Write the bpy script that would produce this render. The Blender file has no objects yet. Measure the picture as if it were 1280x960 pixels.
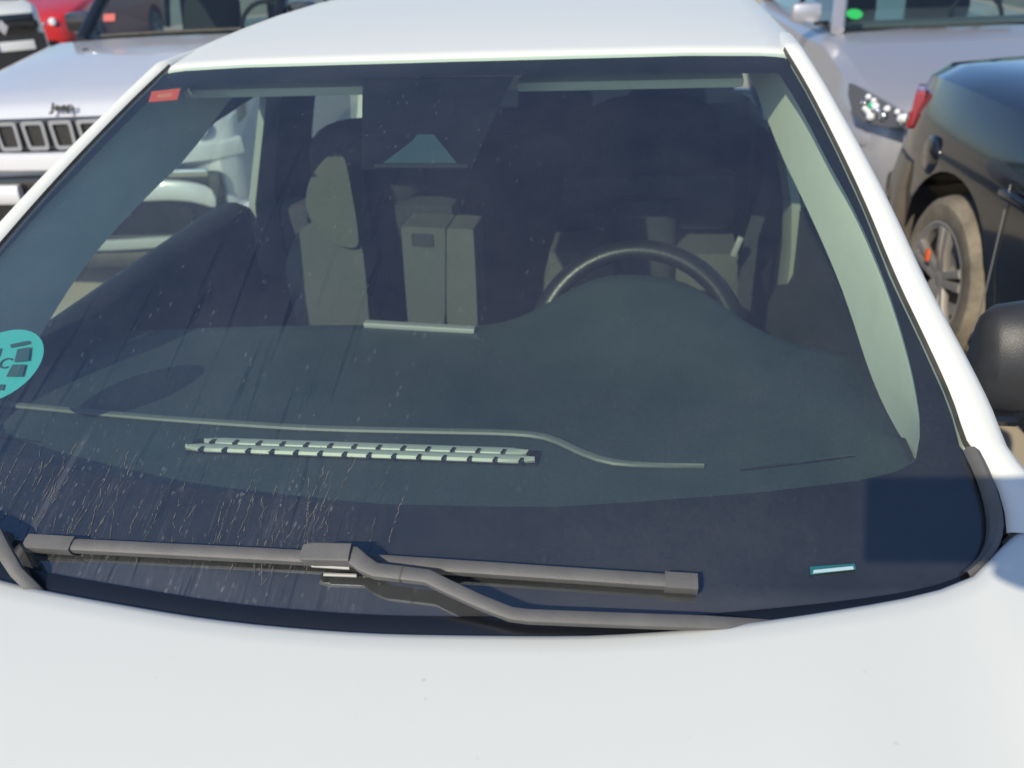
import bpy, bmesh, math, random
from mathutils import Vector, Matrix
random.seed(7)
rad = math.radians
S = bpy.context.scene
COL = S.collection

# ------------------------------------------------------------------ camera
CAM = Vector((0.37, -1.5518, 1.7088))
YAW, PIT, ROL, FPX = 0.1862, 0.4962, -0.0518, 1041.64
_F = Vector((-math.sin(YAW)*math.cos(PIT), math.cos(YAW)*math.cos(PIT), -math.sin(PIT)))
_R0 = Vector((math.cos(YAW), math.sin(YAW), 0))
_U0 = _R0.cross(_F)
_X = math.cos(ROL)*_R0 + math.sin(ROL)*_U0
_U = -math.sin(ROL)*_R0 + math.cos(ROL)*_U0
cd = bpy.data.cameras.new('camera'); cam = bpy.data.objects.new('camera', cd); COL.objects.link(cam)
M3 = Matrix((_X, _U, -_F)).transposed()
cam.matrix_world = Matrix.Translation(CAM) @ M3.to_4x4()
cd.sensor_width = 36; cd.lens = 36*FPX/1280; cd.clip_start = 0.02; cd.clip_end = 600
cd.dof.use_dof = True; cd.dof.focus_distance = 0.98; cd.dof.aperture_fstop = 5.2
S.camera = cam

# ------------------------------------------------------------------ light
SUN = Vector((-0.29, -0.774, 0.563)).normalized()
w = bpy.data.worlds.new('World'); S.world = w; w.use_nodes = True
nt = w.node_tree; bg = nt.nodes['Background']
sky = nt.nodes.new('ShaderNodeTexSky'); sky.sky_type = 'NISHITA'; sky.sun_disc = False
sky.sun_elevation = math.asin(SUN.z); sky.sun_rotation = math.atan2(SUN.x, SUN.y)
sky.air_density = 1.0; sky.dust_density = 1.0; sky.ozone_density = 6.0
nt.links.new(sky.outputs[0], bg.inputs[0]); bg.inputs[1].default_value = 0.148
sl = bpy.data.lights.new('sun', 'SUN'); sl.energy = 4.2; sl.angle = rad(0.53); sl.color = (1, 0.90, 0.71)
so = bpy.data.objects.new('sun', sl); COL.objects.link(so)
so.rotation_euler = SUN.to_track_quat('Z', 'Y').to_euler(); so.location = SUN*30
S.view_settings.view_transform = 'Standard'; S.view_settings.look = 'None'
S.view_settings.exposure = 0.0; S.view_settings.gamma = 1
S.cycles.max_bounces = 10; S.cycles.transparent_max_bounces = 16
S.cycles.caustics_reflective = False; S.cycles.caustics_refractive = False
S.cycles.use_denoising = True

# ------------------------------------------------------------------ helpers
def ray(px, py): return _F + _X*((px-640)/FPX) + _U*((480-py)/FPX)
def atz(px, py, z): d = ray(px, py); return CAM + d*((z-CAM.z)/d.z)
def aty(px, py, y): d = ray(px, py); return CAM + d*((y-CAM.y)/d.y)
def atx(px, py, x): d = ray(px, py); return CAM + d*((x-CAM.x)/d.x)
X0 = 0.012                                    # the car's centre plane
def G(x, t, off=0.0):                         # windscreen surface of the white car
    b = t*(1-t); u = x-X0
    return Vector((x, -0.959+0.925*t+0.11*u*u-0.0126*b-0.42*off, 1.085+0.435*t+0.027*b+0.9*off))
def t_of(P):
    t = (P.y+0.959-0.11*(P.x-X0)**2)/0.925
    for _ in range(4): t = (P.y+0.959-0.11*(P.x-X0)**2+0.0126*t*(1-t))/0.925
    return t
def on_glass(px, py, off=0.0):
    d = ray(px, py); a, b = 0.2, 3.5
    for _ in range(50):
        m = (a+b)/2; P = CAM+d*m; Q = P-Vector((0, -0.42, 0.9))*off
        if Q.z > G(Q.x, t_of(Q)).z: a = m
        else: b = m
    return CAM+d*a
def lerp(a, b, t): return a+(b-a)*t
def interp(pts, x):
    if x <= pts[0][0]: return pts[0][1]
    for (x0, y0), (x1, y1) in zip(pts, pts[1:]):
        if x <= x1: return y0+(y1-y0)*(x-x0)/(x1-x0)
    return pts[-1][1]
def smooth(a, b, x):
    t = min(1, max(0, (x-a)/(b-a))); return t*t*(3-2*t)
def resample(pts, n):
    L = [0]
    for a, b in zip(pts, pts[1:]): L.append(L[-1]+(Vector(b)-Vector(a)).length)
    out = []
    for i in range(n):
        s = L[-1]*i/(n-1); k = 0
        while k < len(L)-2 and L[k+1] < s: k += 1
        f = (s-L[k])/max(1e-9, L[k+1]-L[k]); out.append(Vector(pts[k]).lerp(Vector(pts[k+1]), f))
    return out
def rounded(pts, it=2, closed=False):                 # Chaikin corner cutting
    pts = [Vector(p) for p in pts]
    for _ in range(it):
        q = [] if closed else [pts[0]]
        n = len(pts)
        for i in range(n if closed else n-1):
            a, b = pts[i], pts[(i+1) % n]
            q += [a.lerp(b, .25), a.lerp(b, .75)]
        if not closed: q.append(pts[-1])
        pts = q
    return pts

def empty(name, label=None, cat=None, group=None, loc=(0, 0, 0), rz=0):
    o = bpy.data.objects.new(name, None); COL.objects.link(o); o.location = loc; o.rotation_euler[2] = rz
    o.empty_display_size = .1
    if label: o['label'] = label; o['category'] = cat
    if group: o['group'] = group
    return o
def mk(name, bm, mat, parent=None, sharp=38, recalc=True):
    if recalc: bmesh.ops.recalc_face_normals(bm, faces=bm.faces[:])
    for f in bm.faces: f.smooth = True
    for e in bm.edges:
        if len(e.link_faces) == 2 and e.calc_face_angle(0) > rad(sharp): e.smooth = False
    me = bpy.data.meshes.new(name); bm.to_mesh(me); bm.free()
    o = bpy.data.objects.new(name, me); COL.objects.link(o)
    for m in (mat if isinstance(mat, (list, tuple)) else [mat]): me.materials.append(m)
    if parent: o.parent = parent
    return o
def add_grid(bm, rows, close_u=False):
    V = [[bm.verts.new(p) for p in r] for r in rows]
    for i in range(len(V)-1):
        n = len(V[i])
        for j in range(n if close_u else n-1):
            try: bm.faces.new((V[i][j], V[i][(j+1) % n], V[i+1][(j+1) % n], V[i+1][j]))
            except ValueError: pass
    return V
def grid_bm(rows, thick=0.0, close_u=False):
    bm = bmesh.new(); add_grid(bm, rows, close_u)
    if thick:
        bmesh.ops.recalc_face_normals(bm, faces=bm.faces[:])
        bmesh.ops.solidify(bm, geom=bm.faces[:], thickness=thick)
    return bm
def loft_bm(rings, cap=True):
    bm = bmesh.new(); V = add_grid(bm, rings, True)
    if cap: bm.faces.new(V[0]); bm.faces.new(V[-1])
    return bm
def add_box(bm, c, s, bevel=0.0, rot=None):
    m = Matrix.Translation(c) @ (rot.to_4x4() if rot else Matrix()) @ Matrix.Diagonal((s[0], s[1], s[2], 1))
    b2 = bmesh.new(); bmesh.ops.create_cube(b2, size=1, matrix=m)
    if bevel: bmesh.ops.bevel(b2, geom=b2.edges[:], offset=bevel, segments=2, affect='EDGES', profile=.6)
    merge(bm, b2)
def merge(bm, b2):
    mp = {v: bm.verts.new(v.co) for v in b2.verts}
    for f in b2.faces:
        try: bm.faces.new([mp[v] for v in f.verts])
        except ValueError: pass
    b2.free()
def box_bm(c, s, bevel=0.0, rot=None):
    bm = bmesh.new(); add_box(bm, c, s, bevel, rot); return bm
def add_tube(bm, pts, rx, rz=None, n=10, up=None, squareness=1.0, cap=True):
    pts = [Vector(p) for p in pts]; rings = []
    for i, p in enumerate(pts):
        d = (pts[min(i+1, len(pts)-1)]-pts[max(i-1, 0)]).normalized()
        u = Vector(up) if up else (Vector((0, 0, 1)) if abs(d.z) < .95 else Vector((1, 0, 0)))
        s = d.cross(u).normalized(); u2 = s.cross(d).normalized()
        a = rx[i] if isinstance(rx, (list, tuple)) else rx
        b = (rz[i] if isinstance(rz, (list, tuple)) else rz) if rz is not None else a
        r = []
        for k in range(n):
            th = 2*math.pi*k/n; c, sn = math.cos(th), math.sin(th)
            c = math.copysign(abs(c)**squareness, c); sn = math.copysign(abs(sn)**squareness, sn)
            r.append(p+s*(a*c)+u2*(b*sn))
        rings.append(r)
    V = add_grid(bm, rings, True)
    if cap: bm.faces.new(V[0]); bm.faces.new(V[-1])
def tube_bm(*a, **k):
    bm = bmesh.new(); add_tube(bm, *a, **k); return bm
def add_prism(bm, pts, vec):
    vec = Vector(vec); a = [bm.verts.new(p) for p in pts]; b = [bm.verts.new(Vector(p)+vec) for p in pts]
    n = len(a); bm.faces.new(a); bm.faces.new(b[::-1])
    for i in range(n): bm.faces.new((a[i], a[(i+1) % n], b[(i+1) % n], b[i]))
def prism_bm(pts, vec, bevel=0):
    bm = bmesh.new(); add_prism(bm, pts, vec)
    if bevel: bmesh.ops.bevel(bm, geom=bm.edges[:], offset=bevel, segments=2, affect='EDGES')
    return bm
def add_lathe(bm, prof, c, axis='x', n=32):
    rings = []
    for (r, h) in prof:
        ring = []
        for k in range(n):
            a = 2*math.pi*k/n; u, v = r*math.cos(a), r*math.sin(a)
            ring.append(Vector(c)+(Vector((h, u, v)) if axis == 'x' else Vector((u, h, v)) if axis == 'y' else Vector((u, v, h))))
        rings.append(ring)
    add_grid(bm, rings, True)
def lathe_bm(*a, **k):
    bm = bmesh.new(); add_lathe(bm, *a, **k); return bm
def cut(o, cutters):                                    # wheel arches: subtract closed solids, then drop the cutters
    for c in cutters:
        c.parent = o.parent; m = o.modifiers.new('b', 'BOOLEAN'); m.object = c; m.operation = 'DIFFERENCE'; m.solver = 'EXACT'
    bpy.context.view_layer.update()
    dg = bpy.context.evaluated_depsgraph_get()
    me = bpy.data.meshes.new_from_object(o.evaluated_get(dg))
    o.modifiers.clear(); o.data = me
    for c in cutters: bpy.data.objects.remove(c)
    bm = bmesh.new(); bm.from_mesh(me)
    for e in bm.edges: e.smooth = not (len(e.link_faces) == 2 and e.calc_face_angle(0) > rad(30))
    for f in bm.faces: f.smooth = True
    bm.to_mesh(me); bm.free()
def text_mesh(name, txt, size, depth, mat, parent, mw, shear=0.0, bold=0.0):
    c = bpy.data.curves.new(name, 'FONT'); c.body = txt; c.size = size; c.extrude = depth
    c.align_x = 'CENTER'; c.align_y = 'CENTER'; c.shear = shear; c.offset = bold
    o = bpy.data.objects.new(name, c); COL.objects.link(o)
    bpy.context.view_layer.update()
    me = bpy.data.meshes.new_from_object(o.evaluated_get(bpy.context.evaluated_depsgraph_get()))
    bpy.data.objects.remove(o)
    o = bpy.data.objects.new(name, me); COL.objects.link(o); me.materials.clear(); me.materials.append(mat)
    o.parent = parent; o.matrix_local = mw
    return o

# ------------------------------------------------------------------ materials
def mat(name, col, rough=.5, metal=0., coat=0., spec=.5, noise=0., nscale=20., bump=0., bscale=200., dust=0., dustcol=(.42, .36, .28), dscale=6., sheen=0., speck=0.):
    m = bpy.data.materials.new(name); m.use_nodes = True; n = m.node_tree; L = n.links
    p = n.nodes['Principled BSDF']
    p.inputs['Base Color'].default_value = (*col, 1); p.inputs['Roughness'].default_value = rough
    p.inputs['Metallic'].default_value = metal; p.inputs['Coat Weight'].default_value = coat
    p.inputs['Coat Roughness'].default_value = .04; p.inputs['Specular IOR Level'].default_value = spec
    tc = n.nodes.new('ShaderNodeTexCoord'); src = None
    if noise:
        t = n.nodes.new('ShaderNodeTexNoise'); t.inputs['Scale'].default_value = nscale; t.inputs['Detail'].default_value = 6
        L.new(tc.outputs['Object'], t.inputs['Vector'])
        r = n.nodes.new('ShaderNodeMapRange'); r.inputs[1].default_value = .3; r.inputs[2].default_value = .7
        r.inputs[3].default_value = 1-noise; r.inputs[4].default_value = 1+noise
        L.new(t.outputs[0], r.inputs[0])
        v = n.nodes.new('ShaderNodeVectorMath'); v.operation = 'SCALE'; v.inputs[0].default_value = col
        L.new(r.outputs[0], v.inputs['Scale']); L.new(v.outputs[0], p.inputs['Base Color']); src = v.outputs[0]
    if dust:
        t = n.nodes.new('ShaderNodeTexNoise'); t.inputs['Scale'].default_value = dscale; t.inputs['Detail'].default_value = 8
        t.inputs['Roughness'].default_value = .7
        L.new(tc.outputs['Object'], t.inputs['Vector'])
        r = n.nodes.new('ShaderNodeMapRange'); r.inputs[1].default_value = .35; r.inputs[2].default_value = .75
        r.inputs[3].default_value = dust*.35; r.inputs[4].default_value = dust
        L.new(t.outputs[0], r.inputs[0])
        mx = n.nodes.new('ShaderNodeMix'); mx.data_type = 'RGBA'; L.new(r.outputs[0], mx.inputs[0])
        if src: L.new(src, mx.inputs[6])
        else: mx.inputs[6].default_value = (*col, 1)
        mx.inputs[7].default_value = (*dustcol, 1); L.new(mx.outputs[2], p.inputs['Base Color'])
        mr = n.nodes.new('ShaderNodeMapRange'); mr.inputs[3].default_value = rough; mr.inputs[4].default_value = min(1, rough+.6)
        L.new(r.outputs[0], mr.inputs[0]); L.new(mr.outputs[0], p.inputs['Roughness'])
    if speck:                                              # sparse grit and dried drops
        t = n.nodes.new('ShaderNodeTexVoronoi'); t.inputs['Scale'].default_value = 55; L.new(tc.outputs['Object'], t.inputs['Vector'])
        t2 = n.nodes.new('ShaderNodeTexNoise'); t2.inputs['Scale'].default_value = 13; t2.inputs['Detail'].default_value = 4; L.new(tc.outputs['Object'], t2.inputs['Vector'])
        r = n.nodes.new('ShaderNodeMapRange'); r.inputs[1].default_value = .05; r.inputs[2].default_value = .13; r.inputs[3].default_value = speck; r.inputs[4].default_value = 0; L.new(t.outputs[0], r.inputs[0])
        r2 = n.nodes.new('ShaderNodeMapRange'); r2.inputs[1].default_value = .56; r2.inputs[2].default_value = .72; L.new(t2.outputs[0], r2.inputs[0])
        q = n.nodes.new('ShaderNodeMath'); q.operation = 'MULTIPLY'; L.new(r.outputs[0], q.inputs[0]); L.new(r2.outputs[0], q.inputs[1])
        mx = n.nodes.new('ShaderNodeMix'); mx.data_type = 'RGBA'; L.new(q.outputs[0], mx.inputs[0]); mx.inputs[7].default_value = (.36, .31, .25, 1)
        lk = p.inputs['Base Color'].links
        if lk: L.new(lk[0].from_socket, mx.inputs[6])
        else: mx.inputs[6].default_value = (*col, 1)
        L.new(mx.outputs[2], p.inputs['Base Color'])
    if bump:
        t = n.nodes.new('ShaderNodeTexNoise'); t.inputs['Scale'].default_value = bscale; t.inputs['Detail'].default_value = 3
        L.new(tc.outputs['Object'], t.inputs['Vector'])
        b = n.nodes.new('ShaderNodeBump'); b.inputs['Strength'].default_value = bump; b.inputs['Distance'].default_value = .002
        L.new(t.outputs[0], b.inputs['Height']); L.new(b.outputs[0], p.inputs['Normal'])
    return m
def glass_mat(name, tint, gloss_tint=(1, 1, 1), dust=0.0, dustcol=(.52, .49, .47), streaks=False, ior=1.6):
    m = bpy.data.materials.new(name); m.use_nodes = True; n = m.node_tree; L = n.links
    n.nodes.remove(n.nodes['Principled BSDF']); out = n.nodes['Material Output']
    tr = n.nodes.new('ShaderNodeBsdfTransparent'); tr.inputs[0].default_value = (*tint, 1)
    gl = n.nodes.new('ShaderNodeBsdfGlossy'); gl.inputs['Roughness'].default_value = .015; gl.inputs[0].default_value = (*gloss_tint, 1)
    lw = n.nodes.new('ShaderNodeFresnel'); lw.inputs[0].default_value = 1.55
    ge = n.nodes.new('ShaderNodeNewGeometry'); io = n.nodes.new('ShaderNodeMapRange')       # the same index from either side of a thin pane
    io.inputs[3].default_value = ior; io.inputs[4].default_value = 1/ior
    L.new(ge.outputs['Backfacing'], io.inputs[0]); L.new(io.outputs[0], lw.inputs[0])
    mx = n.nodes.new('ShaderNodeMixShader'); L.new(lw.outputs[0], mx.inputs[0]); L.new(tr.outputs[0], mx.inputs[1]); L.new(gl.outputs[0], mx.inputs[2])
    res = mx.outputs[0]
    if dust:
        di = n.nodes.new('ShaderNodeBsdfDiffuse'); di.inputs[0].default_value = (*dustcol, 1)
        tc = n.nodes.new('ShaderNodeTexCoord')
        def tex(kind, scale, sx=1, sy=1, detail=6, src='UV', distortion=0.):
            mp = n.nodes.new('ShaderNodeMapping'); mp.inputs['Scale'].default_value = (sx, sy, 1)
            L.new(tc.outputs[src], mp.inputs[0])
            if kind == 'noise':
                t = n.nodes.new('ShaderNodeTexNoise'); t.inputs['Detail'].default_value = detail; t.inputs['Distortion'].default_value = distortion
                t.inputs['Roughness'].default_value = .65
            else:
                t = n.nodes.new('ShaderNodeTexVoronoi')
            t.inputs['Scale'].default_value = scale; L.new(mp.outputs[0], t.inputs['Vector']); return t.outputs[0]
        def rng(x, a, b, c, d):
            r = n.nodes.new('ShaderNodeMapRange'); r.inputs[1].default_value = a; r.inputs[2].default_value = b
            r.inputs[3].default_value = c; r.inputs[4].default_value = d; L.new(x, r.inputs[0]); return r.outputs[0]
        def math_(op, a, b):
            q = n.nodes.new('ShaderNodeMath'); q.operation = op
            for i, v in enumerate((a, b)):
                if isinstance(v, (int, float)): q.inputs[i].default_value = v
                else: L.new(v, q.inputs[i])
            return q.outputs[0]
        soft = rng(tex('noise', 5, src='Object'), .3, .7, dust*.55, dust*1.45)
        fine = rng(tex('noise', 260, src='Object', detail=2), .3, .75, .8, 1.25)
        tot = math_('MULTIPLY', soft, fine)
        if streaks:
            sp = n.nodes.new('ShaderNodeSeparateXYZ'); L.new(tc.outputs['UV'], sp.inputs[0])
            u, v = sp.outputs[0], sp.outputs[1]            # u = metres across from centre, v = 0 base .. 1 top
            area = math_('MULTIPLY', rng(u, -.03, .1, 1, 0), rng(u, -.62, -.5, 0, 1))
            low = rng(v, .085, .20, 1, .08)
            mid = rng(v, .3, .9, 1, .15)
            st = rng(tex('noise', 1, 150, 7, detail=5, distortion=1.8), .54, .62, 0, 1)
            brk = rng(tex('noise', 1, 120, 26, detail=4), .40, .62, 0, 1)
            s1 = math_('MULTIPLY', math_('MULTIPLY', math_('MULTIPLY', st, brk), area), low)
            st2 = rng(tex('noise', 1, 70, 2.4, detail=4, distortion=.9), .59, .635, 0, 1)
            s2 = math_('MULTIPLY', math_('MULTIPLY', st2, area), mid)
            spot = rng(tex('voronoi', 1, 95, 44), .12, .22, 1, 0)
            smask = rng(tex('noise', 1, 26, 11), .50, .58, 0, 1)
            s3 = math_('MULTIPLY', math_('MULTIPLY', spot, smask), rng(u, .0, .35, 1, .2))
            crumb = math_('MULTIPLY', math_('MULTIPLY', rng(tex('voronoi', 1, 150, 70), .16, .26, 1, 0), rng(tex('noise', 1, 40, 22), .5, .58, 0, 1)), math_('MULTIPLY', area, rng(v, .13, .24, 1, 0)))
            tot = math_('MULTIPLY', tot, rng(v, .2, .7, 1, .78))
            unwiped = math_('MULTIPLY', rng(v, .045, .062, 1, 0), rng(tex('noise', 1, 9, 14), .3, .7, .5, 1.2))
            tot = math_('ADD', tot, math_('MULTIPLY', unwiped, .036))
            # pale smear left by the wiper tip: distance to a line across the glass
            (u0, v0), (u1, v1) = [(P.x-X0, t_of(P)) for P in (on_glass(39, 664), on_glass(116, 532))]
            du = math_('ABSOLUTE', math_('SUBTRACT', u, math_('ADD', math_('MULTIPLY', math_('SUBTRACT', v, v0), (u1-u0)/(v1-v0)), u0)), 0)
            smear = math_('MULTIPLY', math_('MULTIPLY', rng(du, .002, .0065, 1, 0), rng(v, v0, v1, 1, .25)), math_('MULTIPLY', rng(v, v1-.02, v1+.02, 1, 0), rng(tex('noise', 1, 60, 30), .3, .6, .4, 1)))
            tot = math_('ADD', tot, math_('MULTIPLY', s1, .07))
            tot = math_('MULTIPLY', tot, rng(s2, 0, 1, 1, .4))       # clean runs left by drops
            tot = math_('ADD', tot, math_('ADD', math_('MULTIPLY', s3, .06), math_('ADD', math_('MULTIPLY', crumb, .13), math_('MULTIPLY', smear, .10))))
        m2 = n.nodes.new('ShaderNodeMixShader'); L.new(tot, m2.inputs[0]); L.new(res, m2.inputs[1]); L.new(di.outputs[0], m2.inputs[2]); res = m2.outputs[0]
    L.new(res, out.inputs[0]); return m

WHITE = mat('white_paint', (.74, .752, .708), .45, coat=.12, spec=.35, speck=.5, dust=.05, dustcol=(.55, .5, .42), dscale=9)
PEARL = mat('pearl_white_paint', (.62, .63, .67), .3, coat=.7, noise=.02, nscale=3)
SILVER = mat('silver_paint', (.46, .46, .50), .38, metal=.45, coat=.6)
BLACKP = mat('black_paint', (.006, .007, .011), .15, coat=1.0, dust=.015, dustcol=(.3, .25, .19), dscale=5)
BLACKD = mat('dusty_black_paint', (.02, .019, .018), .3, coat=.6, dust=.55, dustcol=(.32, .27, .21), dscale=3)
RED = mat('red_paint', (.60, .03, .03), .3, coat=.7)
FRIT = mat('ceramic_black_band', (.010, .010, .012), .4, spec=.25, noise=.15, nscale=60)
RUBBER = mat('black_rubber', (.015, .015, .016), .6, dust=.25, dscale=20)
PLAST = mat('grey_black_plastic', (.088, .087, .087), .5, noise=.12, nscale=40, bump=.2, bscale=500, dust=.3, dscale=18, dustcol=(.22, .215, .21))
MIRRORP = mat('black_grained_plastic', (.035, .037, .042), .42, noise=.1, nscale=30, bump=.25, bscale=600)
GLOSSB = mat('gloss_black_plastic', (.012, .013, .015), .12, coat=.5)
DASH = mat('dashboard_plastic', (.036, .056, .061), .62, noise=.08, nscale=14, bump=.35, bscale=420)
DASHL = mat('sunlit_edge_grey', (.14, .155, .15), .5, noise=.05)
SLAT = mat('pale_grey_plastic', (.40, .43, .41), .4)
CREAM = mat('cream_pillar_plastic', (.80, .82, .74), .55, noise=.03, nscale=25, bump=.1)
CHAR = mat('charcoal_cloth', (.034, .037, .042), .9, noise=.2, nscale=120, bump=.4, bscale=500)
CLOTHD = mat('mid_grey_cloth', (.085, .09, .085), .9, noise=.08, nscale=150, bump=.4, bscale=500)
CLOTHM = mat('soft_grey_cloth', (.095, .10, .09), .9, noise=.09, nscale=150, bump=.4, bscale=500)
PILLAR = mat('grey_pillar_plastic', (.30, .32, .29), .6, noise=.05)
GREYC = mat('grey_cloth', (.09, .097, .08), .9, noise=.08, nscale=150, bump=.4, bscale=500)
DARKIN = mat('dark_interior_plastic', (.02, .021, .024), .7, noise=.1)
HEADL = mat('headliner_cloth', (.11, .11, .10), .9, noise=.1)
METALB = mat('satin_metal', (.42, .43, .43), .45, metal=.3)
CHROME = mat('chrome', (.82, .83, .85), .09, metal=1)
ALLOY = mat('dusty_alloy', (.48, .47, .46), .35, metal=.7, dust=.5, dscale=9)
TYRE = mat('dusty_tyre', (.03, .03, .03), .8, dust=.9, dscale=7, dustcol=(.36, .31, .24))
TYREC = mat('tyre', (.025, .025, .025), .8, dust=.3, dscale=7)
LAMP = mat('headlamp_reflector', (.75, .77, .8), .12, metal=1)
LENS = mat('white_lens', (.8, .82, .85), .1, coat=.5)
GREENL = mat('green_reflector', (.02, .5, .25), .15, coat=.5)
REDL = mat('red_lens', (.35, .012, .012), .15, coat=.8)
ORANGE = mat('orange_plastic', (.8, .14, .04), .4)
PLATEW = mat('plate_white', (.68, .69, .70), .4); PLATEB = mat('plate_blue', (.03, .08, .4), .4)
TEAL = mat('teal_sticker', (.07, .48, .52), .4); TEALD = mat('teal_sticker_print', (.03, .09, .11), .5)
STRED = mat('red_sticker', (.75, .10, .05), .5); STGREEN = mat('green_sticker', (.03, .45, .10), .5); STYEL = mat('pale_sticker', (.75, .22, .12), .5)
LETTER = mat('black_letters', (.02, .02, .02), .4)
MESHB = mat('dark_grille_mesh', (.022, .022, .022), .5, noise=.5, nscale=160)
GREYG = mat('grey_grille_frame', (.36, .37, .40), .3, metal=.4)
WIND = glass_mat('windscreen_glass', (.83, .93, .84), (.78, .88, 1.0), dust=.036, dustcol=(.50, .50, .54), streaks=True, ior=2.12)
SIDEG = glass_mat('side_glass', (.80, .90, .85), dust=.006)
CARG = glass_mat('car_glass', (.55, .66, .64), dust=.01)
SKIN = mat('skin', (.55, .33, .24), .5); SHIRT = mat('navy_shirt', (.03, .05, .12), .85, bump=.2); HAIR = mat('dark_hair', (.03, .02, .015), .6); TROUS = mat('grey_trousers', (.10, .10, .11), .9)

# ------------------------------------------------------------------ ground
gm = mat('pale_concrete', (.44, .385, .30), .9, noise=.16, nscale=1.2, bump=.5, bscale=60, dust=.35, dustcol=(.52, .46, .36), dscale=.6)
bm = bmesh.new(); bmesh.ops.create_grid(bm, x_segments=20, y_segments=20, size=250)
g = mk('ground', bm, gm); g['kind'] = 'structure'

# ------------------------------------------------------------------ shared car pieces
def wheel(parent, c, r=.32, w=.21, side=1, tyre=TYREC, rimm=ALLOY, spokes=5, hub=None):
    root = mk('wheel', lathe_bm([(r*.60, -w*.3), (r*.60, w*.3)], c, n=28), DARKIN, parent)
    rw = w/2
    prof = [(r*.62, -rw*.8), (r*.70, -rw), (r*.9, -rw), (r*.975, -rw*.8), (r, -rw*.5), (r, rw*.5), (r*.975, rw*.8), (r*.9, rw), (r*.70, rw), (r*.62, rw*.8)]
    mk('tyre', lathe_bm(prof, c, n=40), tyre, root)
    bm = bmesh.new(); s = side; C = Vector(c)
    add_lathe(bm, [(r*.70, s*rw*1.0), (r*.68, s*rw*1.02), (r*.62, s*rw*.92), (r*.60, s*rw*.3)], c, n=40)
    for k in range(spokes):
        for dd in (-.13, .13):
            a = 2*math.pi*k/spokes+.3
            p0 = Vector((s*rw*.72, r*.12*math.cos(a+dd*3), r*.12*math.sin(a+dd*3)))
            p1 = Vector((s*rw*.88, r*.64*math.cos(a+dd), r*.64*math.sin(a+dd)))
            add_tube(bm, [C+p0, C+(p0+p1)/2+Vector((s*.006, 0, 0)), C+p1], [r*.065, r*.05, r*.06], [r*.05]*3, n=8, up=(s, 0, 0), squareness=.6)
    add_lathe(bm, [(0.0001, s*rw*.86), (r*.10, s*rw*.86), (r*.17, s*rw*.76), (r*.18, s*rw*.4)], c, n=20)
    mk('rim', bm, rimm, root)
    bm = bmesh.new(); add_lathe(bm, [(0.0001, s*rw*.25), (r*.45, s*rw*.25), (r*.45, s*rw*.1)], c, n=24)
    mk('brake_disc', bm, GREYG, root)
    return root
def arch_cutter(c, r, w):
    bm = bmesh.new(); n = 40; V = []
    for h in (-w/2, w/2): V.append([bm.verts.new(Vector(c)+Vector((h, r*math.cos(2*math.pi*k/n), r*math.sin(2*math.pi*k/n)))) for k in range(n)])
    for k in range(n): bm.faces.new((V[0][k], V[0][(k+1) % n], V[1][(k+1) % n], V[1][k]))
    bm.faces.new(V[0]); bm.faces.new(V[1])
    return mk('cutter', bm, DARKIN)

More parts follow.
